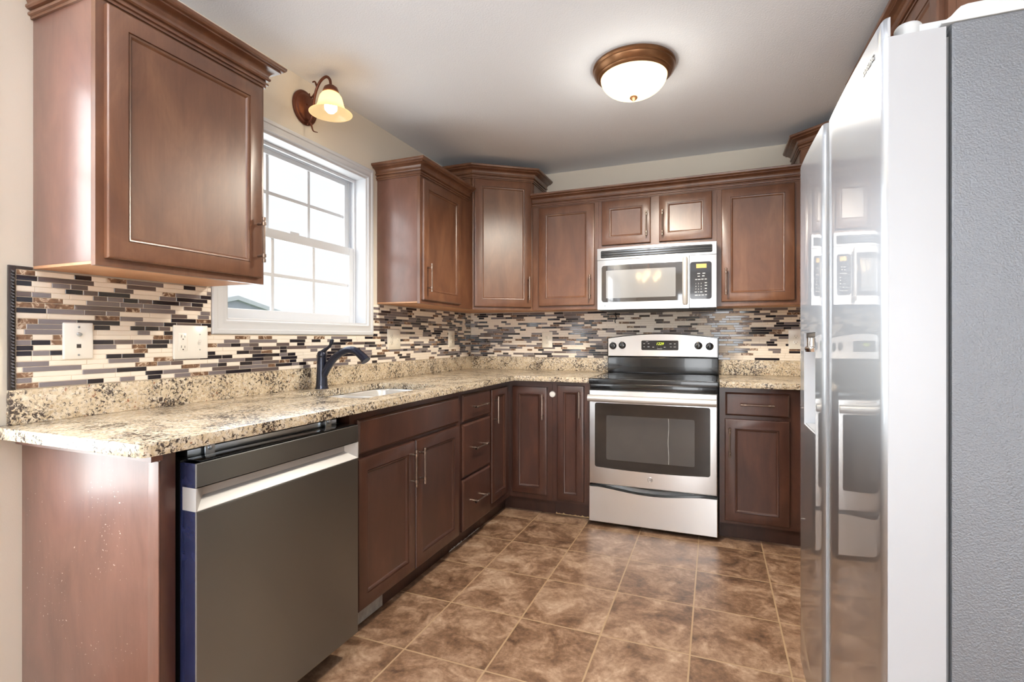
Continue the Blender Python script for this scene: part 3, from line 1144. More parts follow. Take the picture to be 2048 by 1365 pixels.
# ------------------------------------------------------------------ wall plates
def plate(fr, a0, a1, b0, b1, label, kinds, c=0.0082, mat='plate', group=None):
    ac, bc = (a0 + a1) / 2, (b0 + b1) / 2
    t = thing('wall_plate', fr(ac, bc, c), label, 'wall plate', group)
    MB().prism(rrect(a0, b0, a1, b1, 0.004, 3), fr, c, c + 0.0058, 0, 0.0028).build('plate', mat, t, smooth=50)
    n = len(kinds)
    f = c + 0.0058
    for i, k in enumerate(kinds):
        x = a0 + (a1 - a0) * (i + 0.5) / n
        if k in ('outlet', 'gfci'):
            m = MB()
            if k == 'gfci':
                m.prism(rrect(x - 0.0168, bc - 0.034, x + 0.0168, bc + 0.034, 0.003, 3), fr, f, f + 0.002, 0, 0.0006)
            else:
                for s in (-1, 1):
                    m.prism(rrect(x - 0.0165, bc + s * 0.0195 - 0.014, x + 0.0165, bc + s * 0.0195 + 0.014, 0.010, 5), fr, f, f + 0.0016, 0, 0.0006)
            face = m.build('outlet_face', mat, t, smooth=50)
            for s in (-1, 1):
                zc = bc + s * 0.0195
                MB().box((x - 0.0075, zc - 0.002, f + 0.0012), (x - 0.0057, zc + 0.007, f + 0.0024), 0, fr).build('slot', 'slot', face, smooth=0)
                MB().box((x + 0.0057, zc - 0.002, f + 0.0012), (x + 0.0075, zc + 0.006, f + 0.0024), 0, fr).build('slot', 'slot', face, smooth=0)
                MB().lathe([(0.0024, 0), (0.0024, 0.0012)], fr(x, zc - 0.008, f + 0.0012), fr.n, 10, 0, True, True).build('ground_hole', 'slot', face, smooth=0)
        elif k == 'switch':
            m = MB()
            m.prism(rrect(x - 0.0052, bc - 0.012, x + 0.0052, bc + 0.012, 0.002, 3), fr, f, f + 0.0014)
            m.box((x - 0.0036, bc - 0.001, f + 0.001), (x + 0.0036, bc + 0.008, f + 0.011), 0, fr)
            m.build('switch_toggle', mat, t, bevel=0.0006)
            for s in (-1, 1):
                MB().lathe([(0.0028, 0), (0.0024, 0.001)], fr(x, bc + s * 0.030, f), fr.n, 12, 0, True, True).build('screw', 'zinc', t)
        elif k == 'jacks':
            m = MB()
            m.lathe([(0.0062, 0), (0.0062, 0.003), (0.0046, 0.004), (0.0046, 0.010), (0.002, 0.0101)], fr(x, bc + 0.021, f), fr.n, 14, 0, True, True)
            m.build('coax_jack', 'zinc', t)
            MB().box((x - 0.006, bc - 0.022, f - 0.0005), (x + 0.006, bc - 0.010, f + 0.0008), 0, fr).build('phone_jack', 'slot', t, smooth=0)
            for s in (-1, 1):
                MB().lathe([(0.0034, 0), (0.0030, 0.0012), (0.001, 0.0016)], fr(x, bc + s * 0.044, f), fr.n, 12, 0, True, True).build('screw', 'zinc', t)
    return t


fl, fb0 = LW(0), BW(0)
plate(fl, -2.820, -2.738, 1.096, 1.211, 'white wall plate with a cable jack and a phone jack, near the rope trim', ['jacks'])
plate(fl, -2.478, -2.341, 1.083, 1.211, 'double wall plate with outlet and switch under the wall cabinet by the window', ['gfci', 'switch'])
plate(fl, -1.154, -1.020, 1.091, 1.217, 'double cream wall plate just beyond the window, past the faucet', ['gfci', 'switch'], mat='almond')
plate(fl, -0.387, -0.295, 1.092, 1.218, 'single cream outlet plate on the window wall, close to the inside corner', ['outlet'], mat='almond')
plate(fb0, 0.629, 0.714, 1.088, 1.212, 'single cream outlet plate on the stove wall, under the corner cabinets', ['outlet'], mat='almond')
plate(fb0, 2.328, 2.412, 1.090, 1.217, 'white outlet plate on the stove wall right beside the refrigerator', ['outlet'])

# ------------------------------------------------------------------ sink
t = thing('sink', (0.345, -1.73, 0.68), 'double bowl stainless steel undermount sink below the faucet', 'sink')


def bowl(y0, y1, name):
    m = MB()
    rings = []
    for ins, z, rr in [(-0.022, 0.8805, 0.07), (0.0, 0.8805, 0.06), (0.006, 0.872, 0.06), (0.012, 0.74, 0.06), (0.03, 0.705, 0.06), (0.07, 0.698, 0.05)]:
        rings.append([Vector((x, y, z)) for x, y in rrect(SX0 - 0.004 + ins, y0 + ins, SX1 + 0.004 - ins, y1 - ins, max(0.01, rr - max(0, ins) * 0.3), 6)])
    m.loops(rings, 0, False, True)
    b = m.build(name, 'sink', t, smooth=50)
    m = MB()
    m.lathe([(0.0, 0.003), (0.03, 0.003), (0.042, 0.004), (0.045, 0.001)], ((SX0 + SX1) / 2, (y0 + y1) / 2, 0.698), seg=24)
    m.build('drain', 'chrome', b)


M['sink'] = brushed('sink_steel', (0.80, 0.80, 0.79, 1), 0.24, (0, 1, 0), 0.5, metal=0.45)
bowl(SY0 + 0.002, -1.7526, 'bowl')
bowl(-1.7074, SY1 - 0.002, 'bowl')
MB().box((SX0 + 0.004, -1.7516, 0.862), (SX1 - 0.004, -1.7084, 0.8812)).build('divider', 'sink', t, bevel=0.006)

# ------------------------------------------------------------------ faucet
FXc, FYc = 0.090, -1.800
t = thing('faucet', (FXc, FYc, CT), 'dark bronze single lever pull out kitchen faucet behind the sink', 'faucet')
m = MB()
m.lathe([(0.033, 0.0003), (0.033, 0.004), (0.029, 0.010), (0.0275, 0.022)], (FXc, FYc, CT), seg=28, cap0=True)
m.build('base_ring', 'fixture_dark' if False else 'faucet', t)
m = MB()
m.lathe([(0.0275, 0.022), (0.026, 0.05), (0.0235, 0.10), (0.0228, 0.145), (0.0232, 0.150), (0.0232, 0.153), (0.0225, 0.155)], (FXc, FYc, CT), seg=28, cap1=True)
m.build('body', 'faucet', t)
m = MB()
m.lathe([(0.0215, 0.1555), (0.0235, 0.160), (0.0225, 0.172), (0.016, 0.184), (0.004, 0.188)], (FXc, FYc, CT), seg=28, cap0=True, cap1=True)
hp = bez([(FXc + 0.004, FYc, CT + 0.178), (FXc + 0.022, FYc, CT + 0.192), (FXc + 0.045, FYc, CT + 0.206), (FXc + 0.058, FYc, CT + 0.224), (FXc + 0.064, FYc, CT + 0.244)], 6)
rs = [0.013 + (0.007 - 0.013) * min(1, k / 10) + (0.0025 if k > 16 else 0) for k in range(len(hp))]
rs[-1] = 0.004
m.tube(hp, rs, 14)
m.build('lever', 'faucet', t)
sp = bez([(FXc + 0.005, FYc, CT + 0.060), (FXc + 0.035, FYc, CT + 0.105), (FXc + 0.075, FYc, CT + 0.150), (FXc + 0.120, FYc, CT + 0.179)], 6)
m = MB()
m.tube(sp, [0.020 - 0.0035 * k / len(sp) for k in range(len(sp))], 18)
m.build('spout', 'faucet', t)
sp2 = bez([(FXc + 0.121, FYc, CT + 0.1795), (FXc + 0.165, FYc, CT + 0.193), (FXc + 0.210, FYc, CT + 0.184), (FXc + 0.250, FYc, CT + 0.156), (FXc + 0.264, FYc, CT + 0.141)], 6)
m = MB()
m.tube(sp2, [0.0168 + 0.007 * (k / len(sp2)) ** 2 for k in range(len(sp2))], 18)
m.build('spray_head', 'faucet', t)

# ------------------------------------------------------------------ dishwasher
DX = 0.664
dy0, dy1 = -2.864, -2.240
t = thing('dishwasher', (0.35, -2.55, 0), 'stainless steel dishwasher with a pocket handle under the granite counter', 'dishwasher')
fr = LW(0)
MB().box((dy0 + 0.006, 0.09, 0.03), (dy1 - 0.006, 0.846, 0.598), 0, fr).build('tub', 'black_matte', t, bevel=0.002)
m = MB()
m.box((dy0 + 0.03, 0.0005, 0.10), (dy1 - 0.03, 0.088, 0.545), 0, fr)
m.build('toe_panel', 'black_matte', t)
# side skin, lower and upper front, pocket
m = MB()
m.box((dy0 + 0.003, 0.086, 0.600), (dy1 - 0.003, 0.842, DX - 0.0505), 0, fr)
door = m.build('door', 'blue_film', t, bevel=0.002)
m = MB()
m.panel(fr, dy0, 0.083, dy1, 0.722, [(0, DX - 0.050), (0, DX - 0.003), (0.0018, DX), (0.003, DX)])
fp = m.build('front_panel', 'steel_dw', door, smooth=25)
m = MB()
m.panel(fr, dy0, 0.782, dy1, 0.8445, [(0, DX - 0.050), (0, DX - 0.003), (0.0018, DX), (0.003, DX)])
cs = m.build('control_strip', 'steel_dw', door, smooth=25)
for o in (fp, cs):                                     # blue protective film still on the door's side
    o.data.materials.append(M['blue_film'])
    for p in o.data.polygons:
        if p.normal.y < -0.9:
            p.material_index = 1
m = MB()
z0, z1 = 0.7225, 0.7815
rings = [[fr(dy0, z0, DX - 0.05), fr(dy1, z0, DX - 0.05), fr(dy1, z1, DX - 0.05), fr(dy0, z1, DX - 0.05)],
         [fr(dy0, z0, DX), fr(dy1, z0, DX), fr(dy1, z1, DX), fr(dy0, z1, DX)],
         [fr(dy0 + 0.003, z0 + 0.002, DX), fr(dy1 - 0.003, z0 + 0.002, DX), fr(dy1 - 0.003, z1, DX), fr(dy0 + 0.003, z1, DX)],
         [fr(dy0 + 0.040, z0 + 0.030, DX - 0.030), fr(dy1 - 0.040, z0 + 0.030, DX - 0.030), fr(dy1 - 0.040, z1, DX - 0.030), fr(dy0 + 0.040, z1, DX - 0.030)]]
m.loops(rings)
m.build('handle_pocket', 'steel_pocket', door, smooth=20)
m = MB()
m.box((dy0 + 0.02, 0.8448, 0.598), (dy1 - 0.012, 0.8475, DX - 0.008), 0, fr)
m.build('top_trim', 'black', door, bevel=0.001)
m = MB()
m.box((dy0 + 0.03, 0.8465, 0.560), (dy1 - 0.03, 0.866, 0.590), 0, fr)
m.build('tub_lip', 'zinc', t, bevel=0.002)
for y in (dy0 + 0.085, dy1 - 0.085):
    m = MB()
    m.box((y - 0.014, 0.8475, 0.600), (y + 0.014, 0.8795, 0.603), 0, fr)
    m.lathe([(0.007, 0), (0.006, 0.003), (0.002, 0.004)], fr(y, 0.865, 0.603), (1, 0, 0), 14, 0, True, True)
    m.build('mounting_bracket', 'zinc', t)

# ------------------------------------------------------------------ stove
rx0, rx1 = 1.153, 1.900
RY = -0.660
fr = BW(0)
t = thing('stove', (1.526, -0.34, 0), 'stainless steel electric range with black glass cooktop and oven window', 'stove')
MB().box((rx0 + 0.002, 0.03, 0.026), (rx1 - 0.0005, 0.880, 0.612), 0, fr).build('body', 'black', t, bevel=0.003)
m = MB()
for x in (rx0 + 0.05, rx1 - 0.05):
    for c in (0.10, 0.57):
        m.lathe([(0.016, 0.0005), (0.016, 0.012), (0.010, 0.014), (0.010, 0.031)], fr(x, 0, c), seg=14, cap0=True, cap1=True)
m.build('foot', 'black_matte', t)
# cooktop: black frame with glass inset
m = MB()
m.box((rx0 - 0.001, 0.8805, 0.060), (rx1 + 0.001, 0.912, 0.662), 0, fr)
ct = m.build('cooktop', 'black', t, bevel=0.006, seg=3)
m = MB(); m.prism(rrect(rx0 + 0.018, -0.630, rx1 - 0.018, -0.130, 0.012, 4), F((0, 0, 0.9122), (1, 0, 0), (0, 0, 1)), 0, 0.0014)
m.bm.clear()
P = rrect(rx0 + 0.016, -0.642, rx1 - 0.016, -0.128, 0.012, 4)
m.loops([[Vector((x, y, 0.9121)) for x, y in P], [Vector((x, y, 0.9142)) for x, y in P]])
m.build('glass_top', 'cooktop', ct, smooth=0)
m = MB()
for bx, by, br in ((1.33, -0.50, 0.105), (1.72, -0.50, 0.085), (1.33, -0.24, 0.08), (1.72, -0.24, 0.105)):
    m.lathe([(br, 0.9143), (br + 0.0015, 0.9145), (br + 0.003, 0.9143)], (bx, by, 0), seg=40)
m.build('burner_ring', 'panel_dark', ct)
# front apron below the cooktop
MB().box((rx0 + 0.006, 0.846, 0.6125), (rx1 - 0.004, 0.8795, 0.648), 0, fr).build('apron', 'black', t, bevel=0.004)
# back guard
m = MB()
m.box((rx0 + 0.006, 0.9125, 0.024), (rx1 + 0.003, 1.028, 0.090), 0, fr)
m.build('riser', 'black', t, bevel=0.006, seg=3)


def arch(a0, a1, b0, b1, rise, n=20, r=0.010):
    pts = [(a0, b0), (a1, b0)]
    for k in range(n + 1):
        s = 1 - k / n
        x = a0 + (a1 - a0) * s
        z = b1 + rise * (1 - (2 * s - 1) ** 2)
        pts.append((x, z))
    return pts


m = MB(); m.prism(arch(rx0 + 0.004, rx1 + 0.005, 1.0285, 1.164, 0.031), fr, 0.024, 0.098, 0, 0.003)
bg = m.build('backguard', 'black', t, smooth=30)
m = MB(); m.prism(arch(rx0 + 0.011, rx1 - 0.004, 1.034, 1.159, 0.030), fr, 0.0982, 0.102, 0, 0.002)
cp = m.build('control_panel', 'steel', bg, smooth=30)
m = MB(); m.prism(rrect(1.399, 1.078, 1.648, 1.146, 0.008, 4), fr, 0.1022, 0.1036, 0, 0.0008)
m.build('display', 'panel_dark', bg, smooth=30)
m = MB(); m.text('1229', 0.026, fr, 1.524, 1.122, 0.1040, shear=0.2)
m.build('clock_digits', 'green_led', bg, smooth=0)
m = MB()
for x, z, w in ((1.418, 1.124, .011), (1.448, 1.124, .011), (1.418, 1.101, .009), (1.448, 1.101, .014), (1.480, 1.099, .012), (1.557, 1.099, .012), (1.596, 1.123, .015), (1.624, 1.123, .011), (1.598, 1.101, .011), (1.624, 1.101, .015)):
    m.box((x - w / 2, z - 0.0022, 0.1036), (x + w / 2, z + 0.0022, 0.1040), 0, fr)
m.text('+', 0.010, fr, 1.508, 1.099, 0.1037); m.text('-', 0.012, fr, 1.532, 1.099, 0.1037)
m.box((1.506, 1.0865, 0.1036), (1.540, 1.089, 0.1040), 0, fr)
m.box((1.430, 1.1365, 0.1036), (1.446, 1.139, 0.1040), 0, fr)
m.build('key_legends', 'print', bg, smooth=0)
for x, z in ((1.199, 1.107), (1.265, 1.111), (1.777, 1.111), (1.848, 1.106)):
    m = MB()
    m.lathe([(0.0255, 0), (0.0255, 0.004), (0.0215, 0.007), (0.0195, 0.018), (0.012, 0.020)], fr(x, z, 0.1021), (0, -1, 0), 28, 0, True, True)
    m.box((x - 0.0055, z - 0.021, 0.117), (x + 0.0055, z + 0.0275, 0.131), 0, fr)
    m.build('knob', 'black', bg, bevel=0.0006)
# oven door
m = MB()
m.panel(fr, rx0 + 0.001, 0.262, rx1 - 0.006, 0.842, [(0, 0.6135), (0, 0.652), (0.004, 0.659), (0.008, 0.660)])
od = m.build('oven_door', 'steel', t, smooth=30)
wx0, wx1, wz0, wz1 = 1.191, 1.856, 0.369, 0.764
poly = []
for a, b in rrect(wx0, wz0, wx1, wz1, 0.012, 4):
    s = (a - wx0) / (wx1 - wx0)
    if b < 0.5:
        b -= 0.010 * (1 - (2 * s - 1) ** 2)
    poly.append((a, b))
extra = []
for k in range(1, 12):
    s = k / 12
    extra.append((wx0 + (wx1 - wx0) * s, wz0 - 0.010 * (1 - (2 * s - 1) ** 2)))
poly = poly[-6:] + []if False else poly
# insert the curved bottom between the last and the first corner
poly = poly + extra
m = MB(); m.prism(poly, fr, 0.6602, 0.6622)
m.build('oven_window', 'oven_glass', od, smooth=30)
m = MB(); m.prism(rrect(1.262, 0.418, 1.772, 0.690, 0.010, 4), fr, 0.6623, 0.6628)
m.build('inner_pane', 'oven_screen', od, smooth=30)
m = MB()
xs = [1.627 + 0.0018 * math.sin(k * 0.7) for k in range(14)]
m.tube([fr(x, 0.688 - 0.268 * k / 13, 0.6629) for k, x in enumerate(xs)], 0.0011, 6)
m.build('drip_streak', 'print', od)
m = MB()
hx0, hx1 = rx0 + 0.004, rx1 - 0.012
P = [fr(hx0 + (hx1 - hx0) * k / 16, 0.796, 0.702 + 0.010 * math.sin(PI * k / 16)) for k in range(17)]
m.tube(P, 0.0215, 20)
for x in (hx0 + 0.03, hx1 - 0.03):
    m.box((x - 0.014, 0.788, 0.659), (x + 0.014, 0.810, 0.700), 0, fr)
m.build('door_handle', 'steel_bar', od, smooth=40)
m = MB()
m.lathe([(0.0155, 0), (0.0155, 0.002), (0.014, 0.003), (0.0132, 0.0022), (0.001, 0.0022)], fr(1.522, 0.318, 0.660), (0, -1, 0), 30, 0, True, True)
bd = m.build('badge', 'steel', od)
m = MB()
m.text('GE', 0.0155, fr, 1.522, 0.318, 0.6626, shear=0.35)
for k in range(24):
    t0, t1 = 2 * PI * k / 24, 2 * PI * (k + 0.8) / 24
    r_ = 0.0118
    m.tube([fr(1.522 + r_ * math.cos(t0), 0.318 + r_ * math.sin(t0), 0.6626), fr(1.522 + r_ * math.cos(t1), 0.318 + r_ * math.sin(t1), 0.6626)], 0.0005, 6)
m.build('emblem', 'panel_dark', od, smooth=0)
# storage drawer with a scooped top
dw = [(rx0 + 0.001, 0.028), (rx1 - 0.006, 0.028)]
for k in range(25):
    s = 1 - k / 24
    sag = 0.0
    if 0.10 < s < 0.90:
        sag = 0.024 * math.sin(PI * (s - 0.10) / 0.80) ** 1.3
    dw.append((rx0 + 0.001 + (rx1 - 0.007 - rx0) * s, 0.243 - sag))
m = MB(); m.prism(dw, fr, 0.6135, 0.660, 0, 0.003)
m.build('storage_drawer', 'steel', t, smooth=30)

# ------------------------------------------------------------------ microwave
mx0, mx1, mz0, mz1 = 1.147, 1.889, 1.352, 1.7625
t = thing('microwave', (1.518, -0.2, mz0), 'stainless steel over the range microwave hung above the stove', 'microwave')
MB().box((mx0, mz0 + 0.006, 0.010), (mx1, mz1, 0.355), 0, fr).build('body', 'black_matte', t, bevel=0.003)


def bow(a):
    s = (a - mx0) / (mx1 - mx0)
    return 0.385 + 0.018 * (1 - (2 * s - 1) ** 2)


def bowed(mb, poly_rows, t0, t1, mi=0, n=24):
    """strip a0..a1 x b0..b1 following the bowed front, thickness t0..t1 off the bow"""
    a0, a1, b0, b1 = poly_rows
    rings = []
    for k in range(n + 1):
        a = a0 + (a1 - a0) * k / n
        c = bow(a)
        rings.append([fr(a, b0, c + t0), fr(a, b1, c + t0), fr(a, b1, c + t1), fr(a, b0, c + t1)])
    mb.loops(rings, mi)
    return mb


def bowed_rr(mb, a0, b0, a1, b1, r, t0, t1, n=26):
    """rounded rectangle following the bowed front, sliced vertically"""
    rings = []
    A = []
    for k in range(6):
        A.append(a0 + r * (1 - math.cos(PI / 2 * k / 5)))
    A += [a0 + r + (a1 - a0 - 2 * r) * k / n for k in range(1, n)]
    for k in range(6):
        A.append(a1 - r + r * math.sin(PI / 2 * k / 5))
    for a in A:
        d = 0
        if a < a0 + r:
            q = (a0 + r - a) / r
            d = r - r * math.sqrt(max(0, 1 - q * q))
        elif a > a1 - r:
            q = (a - a1 + r) / r
            d = r - r * math.sqrt(max(0, 1 - q * q))
        d = min(d, r * 0.98)
        c = bow(a)
        rings.append([fr(a, b0 + d, c + t0), fr(a, b1 - d, c + t0), fr(a, b1 - d, c + t1), fr(a, b0 + d, c + t1)])
    mb.loops(rings)
    return mb


m = MB(); bowed(m, (mx0 - 0.001, mx1 + 0.001, 1.6845, mz1), -0.03, 0.0)
vp = m.build('vent_panel', 'steel', t, smooth=20)
m = MB(); bowed_rr(m, 1.170, 1.697, 1.866, 1.746, 0.008, 0.0002, 0.0014)
vg = m.build('vent_grille', 'black_matte', t, smooth=30)
m = MB()
for z in (1.7065, 1.7215, 1.7365):
    bowed(m, (1.176, 1.860, z - 0.0035, z + 0.0035), 0.0014, 0.006)
m.build('slat', 'black', vg, smooth=30)
m = MB(); bowed(m, (mx0, 1.7295, mz0, 1.682), -0.028, 0.0)
dr = m.build('door', 'steel', t, smooth=20)
m = MB(); bowed_rr(m, 1.176, 1.402, 1.722, 1.646, 0.018, 0.0003, 0.0016)
m.build('door_window', 'mw_glass', dr, smooth=30)
m = MB(); bowed_rr(m, 1.206, 1.427, 1.650, 1.612, 0.006, 0.0017, 0.0021)
m.build('window_screen', 'mw_screen', dr, smooth=30)
m = MB()
c = bow(1.708)
m.tube([fr(1.708, 1.372, c + 0.034), fr(1.708, 1.380, c + 0.036), fr(1.708, 1.660, c + 0.036), fr(1.708, 1.668, c + 0.034)], [0.012, 0.0165, 0.0165, 0.012], 20)
for z in (1.392, 1.648):
    m.box((1.700, z - 0.010, c - 0.001), (1.716, z + 0.010, c + 0.030), 0, fr)
m.build('door_handle', 'steel_bar', dr, smooth=40)
m = MB()
m.lathe([(0.0085, 0), (0.0085, 0.0012), (0.001, 0.0013)], fr(1.196, 1.378, bow(1.196)), (0, -1, 0), 20, 0, True, True)
m.build('badge', 'zinc', dr)
m = MB(); m.text('GE', 0.008, fr, 1.196, 1.378, bow(1.196) + 0.0014, shear=0.35)
m.build('emblem', 'panel_dark', dr, smooth=0)
m = MB(); bowed(m, (1.7325, mx1 + 0.001, mz0 + 0.002, 1.682), -0.028, 0.0)
cp = m.build('control_panel', 'steel', t, smooth=20)
m = MB(); bowed_rr(m, 1.7345, 1.406, 1.862, 1.640, 0.016, 0.0003, 0.0015)
kp = m.build('keypad', 'panel_dark', cp, smooth=30)
m = MB(); bowed(m, (1.772, 1.832, 1.600, 1.626), 0.0015, 0.0022)
m.build('display', 'lcd', cp, smooth=0)
m = MB()
cc = lambda x: bow(x) + 0.0017
for i, row in enumerate(('123', '456', '789')):
    for j, ch in enumerate(row):
        x, z = 1.770 + j * 0.0155, 1.503 - i * 0.0175
        m.text(ch, 0.0105, fr, x, z, cc(x))
m.text('0', 0.0105, fr, 1.7855, 1.4505, cc(1.7855))
for x, z, w in ((1.770, 1.4505, .013), (1.801, 1.4505, .014), (1.786, 1.566, .017), (1.815, 1.567, .019), (1.787, 1.549, .013), (1.813, 1.550, .013), (1.772, 1.529, .011), (1.789, 1.529, .015), (1.808, 1.530, .014), (1.827, 1.530, .012),
                (1.828, 1.507, .013), (1.828, 1.491, .014), (1.828, 1.472, .013), (1.828, 1.454, .012), (1.772, 1.431, .018), (1.791, 1.431, .012), (1.810, 1.431, .015), (1.829, 1.433, .010)):
    m.box((x - w / 2, z - 0.002, cc(x) - 0.0002), (x + w / 2, z + 0.002, cc(x) + 0.0003), 0, fr)
m.build('key_legends', 'print', cp, smooth=0)
MB().box((mx0 + 0.01, mz0 - 0.004, 0.03), (mx1 - 0.01, mz0 + 0.0055, 0.372), 0, fr).build('underside', 'black_matte', t, smooth=0)
m = MB(); m.tube(bez([(1.205, -0.030, 1.349), (1.200, -0.016, 1.33), (1.206, -0.013, 1.312), (1.196, -0.013, 1.292), (1.200, -0.013, 1.274)], 5), 0.0035, 8)
m.build('cord', 'black_matte', t, smooth=60)
# ------------------------------------------------------------------ refrigerator
t = thing('refrigerator', (2.56, -2.15, 0), 'tall stainless steel side by side refrigerator with a water dispenser recess', 'refrigerator')
fx = 2.168
ny0, ny1 = -2.603, -2.118      # near door (y)
fy0, fy1 = -2.106, -1.702      # freezer door
MB().box((2.276, ny0 + 0.002, 0.03), (2.955, fy1 + 0.002, 1.7355)).build('case', 'fridge_side', t, bevel=0.006)
m = MB()
m.box((2.30, ny0 + 0.03, 0.0005), (2.95, fy1 - 0.03, 0.029))
m.build('base_grille', 'black_matte', t)
# top cover swooping down toward the hinge
prof = [(2.955, 1.7365), (2.262, 1.7365), (2.262, 1.740), (2.268, 1.7425), (2.276, 1.748), (2.284, 1.757), (2.290, 1.7625), (2.300, 1.765), (2.955, 1.767)]
m = MB(); m.loops([[Vector((x, ny0 + 0.002, z)) for x, z in prof], [Vector((x, fy1 + 0.002, z)) for x, z in prof]])
m.build('top_cover', 'fridge_cover', t, bevel=0.002)


def fr_door(y0, y1, face, name, recess=None):
    """door with a slightly bowed face and rounded vertical edges; raised lip at the top front"""
    back, r, bg_ = 2.268, 0.012, 0.003

    def bx_(y):
        q = 2 * (y - y0) / (y1 - y0) - 1
        return face + bg_ * q * q
    front = []
    for k in range(7):
        a = PI / 2 * k / 6
        y = y0 + r * (1 - math.sin(PI / 2 - a)) if False else y0 + r * (1 - math.cos(a))
        front.append((bx_(y0) + r * (1 - math.sin(a)), y))
    for k in range(1, 16):
        y = y0 + r + (y1 - y0 - 2 * r) * k / 16
        front.append((bx_(y), y))
    for k in range(6, -1, -1):
        a = PI / 2 * k / 6
        y = y1 - r * (1 - math.cos(a))
        front.append((bx_(y1) + r * (1 - math.sin(a)), y))
    bot = front + [(back, y1), (back, y0)]
    zt, zl, lipx = 1.7295, 1.7665, 2.184
    m = MB()

    def layer(poly, za, zb):
        m.loops([[Vector((x, y, za)) for x, y in poly], [Vector((x, y, zb)) for x, y in poly]])
    if recess:
        ra, rb, za, zb, dep = recess
        f2 = [p for p in front if p[1] < ra - 0.002] + [(bx_(ra), ra), (face + dep, ra + 0.012), (face + dep, rb - 0.004), (bx_(rb), rb)] + [p for p in front if p[1] > rb + 0.002]
        layer(bot, 0.035, za)
        layer(f2 + [(back, y1), (back, y0)], za, zb)
        layer(bot, zb, zt)
    else:
        layer(bot, 0.035, zt)
    d = m.build(name, ['fridge_edge', 'fridge_front', 'white'], t, smooth=30)
    for p in d.data.polygons:
        c = p.center + WORLD_AT[t.name]
        inside = recess and ra - 0.001 < c.y < rb + 0.001 and za - 0.001 < c.z < zb + 0.001
        if p.normal.x < -0.25 and not inside:
            p.material_index = 1
        elif inside:
            p.material_index = 2
    lip = front + [(lipx, y1), (lipx, y0)]
    m = MB()
    m.loops([[Vector((x, y, zt + 0.0002)) for x, y in lip], [Vector((x, y, zl - 0.004)) for x, y in lip], [Vector((min(x + 0.003, lipx), y, zl)) for x, y in lip]])
    l = m.build('top_lip', ['fridge_edge', 'fridge_front'], d, smooth=30)
    for p in l.data.polygons:
        if p.normal.x < -0.25:
            p.material_index = 1
    MB().box((2.2685, y0 + 0.012, 0.05), (2.2755, y1 - 0.012, 1.715)).build('gasket', 'gasket', d, smooth=0)
    return d


nd = fr_door(ny0, ny1, fx, 'refrigerator_door')
dzz0, dzz1 = 0.875, 1.180
da0, da1 = 1.812, 2.012
fd = fr_door(fy0, fy1, fx - 0.012, 'freezer_door', (-da1, -da0, dzz0, dzz1, 0.070))
m = MB()
m.lathe([(0.022, 0), (0.022, 0.026), (0.019, 0.031), (0.004, 0.033)], (2.222, -2.565, 1.7305), seg=24, cap0=True, cap1=True)
m.box((2.222, -2.583, 1.738), (2.285, -2.548, 1.7525))
m.build('hinge_cap', 'fridge_cover', t, bevel=0.002, smooth=40)
# lettering
frf = RW(0)
m = MB(); m.text('SAMSUNG', 0.0165, frf, 2.523, 1.716, -(fx + 0.0006), depth=0.0012)
m.build('lettering', 'lettering', nd, smooth=0)
# dispenser fittings inside the recess of the freezer door
fcx = fx - 0.012
m = MB()
m.lathe([(0.001, 0.0), (0.024, 0.0), (0.027, 0.010), (0.027, 0.014), (0.022, 0.018), (0.021, 0.046), (0.001, 0.046)], (fcx + 0.020, -1.872, 1.118), seg=24)
m.box((fcx + 0.004, -1.990, 1.163), (fcx + 0.060, -1.822, 1.1785))
m.build('dispenser_spout', 'chrome', fd, smooth=40)
m = MB()
m.box((fcx + 0.004, -2.000, 0.8755), (fcx + 0.060, -1.824, 0.880))
m.build('drip_tray', 'fridge_edge', fd, smooth=0)


# ------------------------------------------------------------------ lamps
def point_light(name, loc, power, radius, color, parent):
    d = bpy.data.lights.new(name, 'POINT')
    d.energy = power
    d.shadow_soft_size = radius
    d.color = color
    o = bpy.data.objects.new(name, d)
    o.location = Vector(loc) - WORLD_AT[parent.name]
    o.parent = parent
    COL.objects.link(o)
    return o


cx, cy = 1.525, -1.335
t = thing('ceiling_light', (cx, cy, CEIL), 'round bronze rimmed flush ceiling light with a glowing glass dome', 'ceiling light')
m = MB()
m.lathe([(0.150, 0.0), (0.188, -0.0005), (0.190, -0.010), (0.184, -0.018), (0.186, -0.022), (0.182, -0.032), (0.170, -0.044), (0.166, -0.044), (0.162, -0.052), (0.154, -0.056), (0.148, -0.052)], (cx, cy, CEIL - 0.0005), seg=64)
m.build('rim', 'fixture', t, smooth=40)
m = MB()
R0 = 0.152
m.lathe([(R0 * math.cos(a), -0.052 - 0.092 * math.sin(a)) for a in [PI / 2 * k / 14 for k in range(15)]], (cx, cy, CEIL), seg=64)
m.build('glass_dome', 'dome', t, smooth=60)
m = MB()
m.lathe([(0.017, -0.1435), (0.018, -0.149), (0.013, -0.155), (0.005, -0.161), (0.001, -0.163)], (cx, cy, CEIL), seg=20, cap0=True, cap1=True)
m.build('finial', 'fixture', t)
point_light('bulb_light', (cx - 0.03, cy + 0.02, CEIL - 0.085), 0.055, 0.03, (1, 0.86, 0.62), t)
point_light('bulb_light', (cx + 0.07, cy - 0.03, CEIL - 0.085), 0.04, 0.03, (1, 0.86, 0.62), t)
point_light('dome_glow', (cx, cy, CEIL - 0.26), 3.2, 0.08, (1, 0.95, 0.86), t)
sd = bpy.data.lights.new('dome_downlight', 'SPOT')
sd.energy = 85
sd.spot_size = math.radians(168)
sd.spot_blend = 0.5
sd.shadow_soft_size = 0.10
sd.color = (1, 0.90, 0.75)
so = bpy.data.objects.new('dome_downlight', sd)
so.location = (0, 0, -0.22)
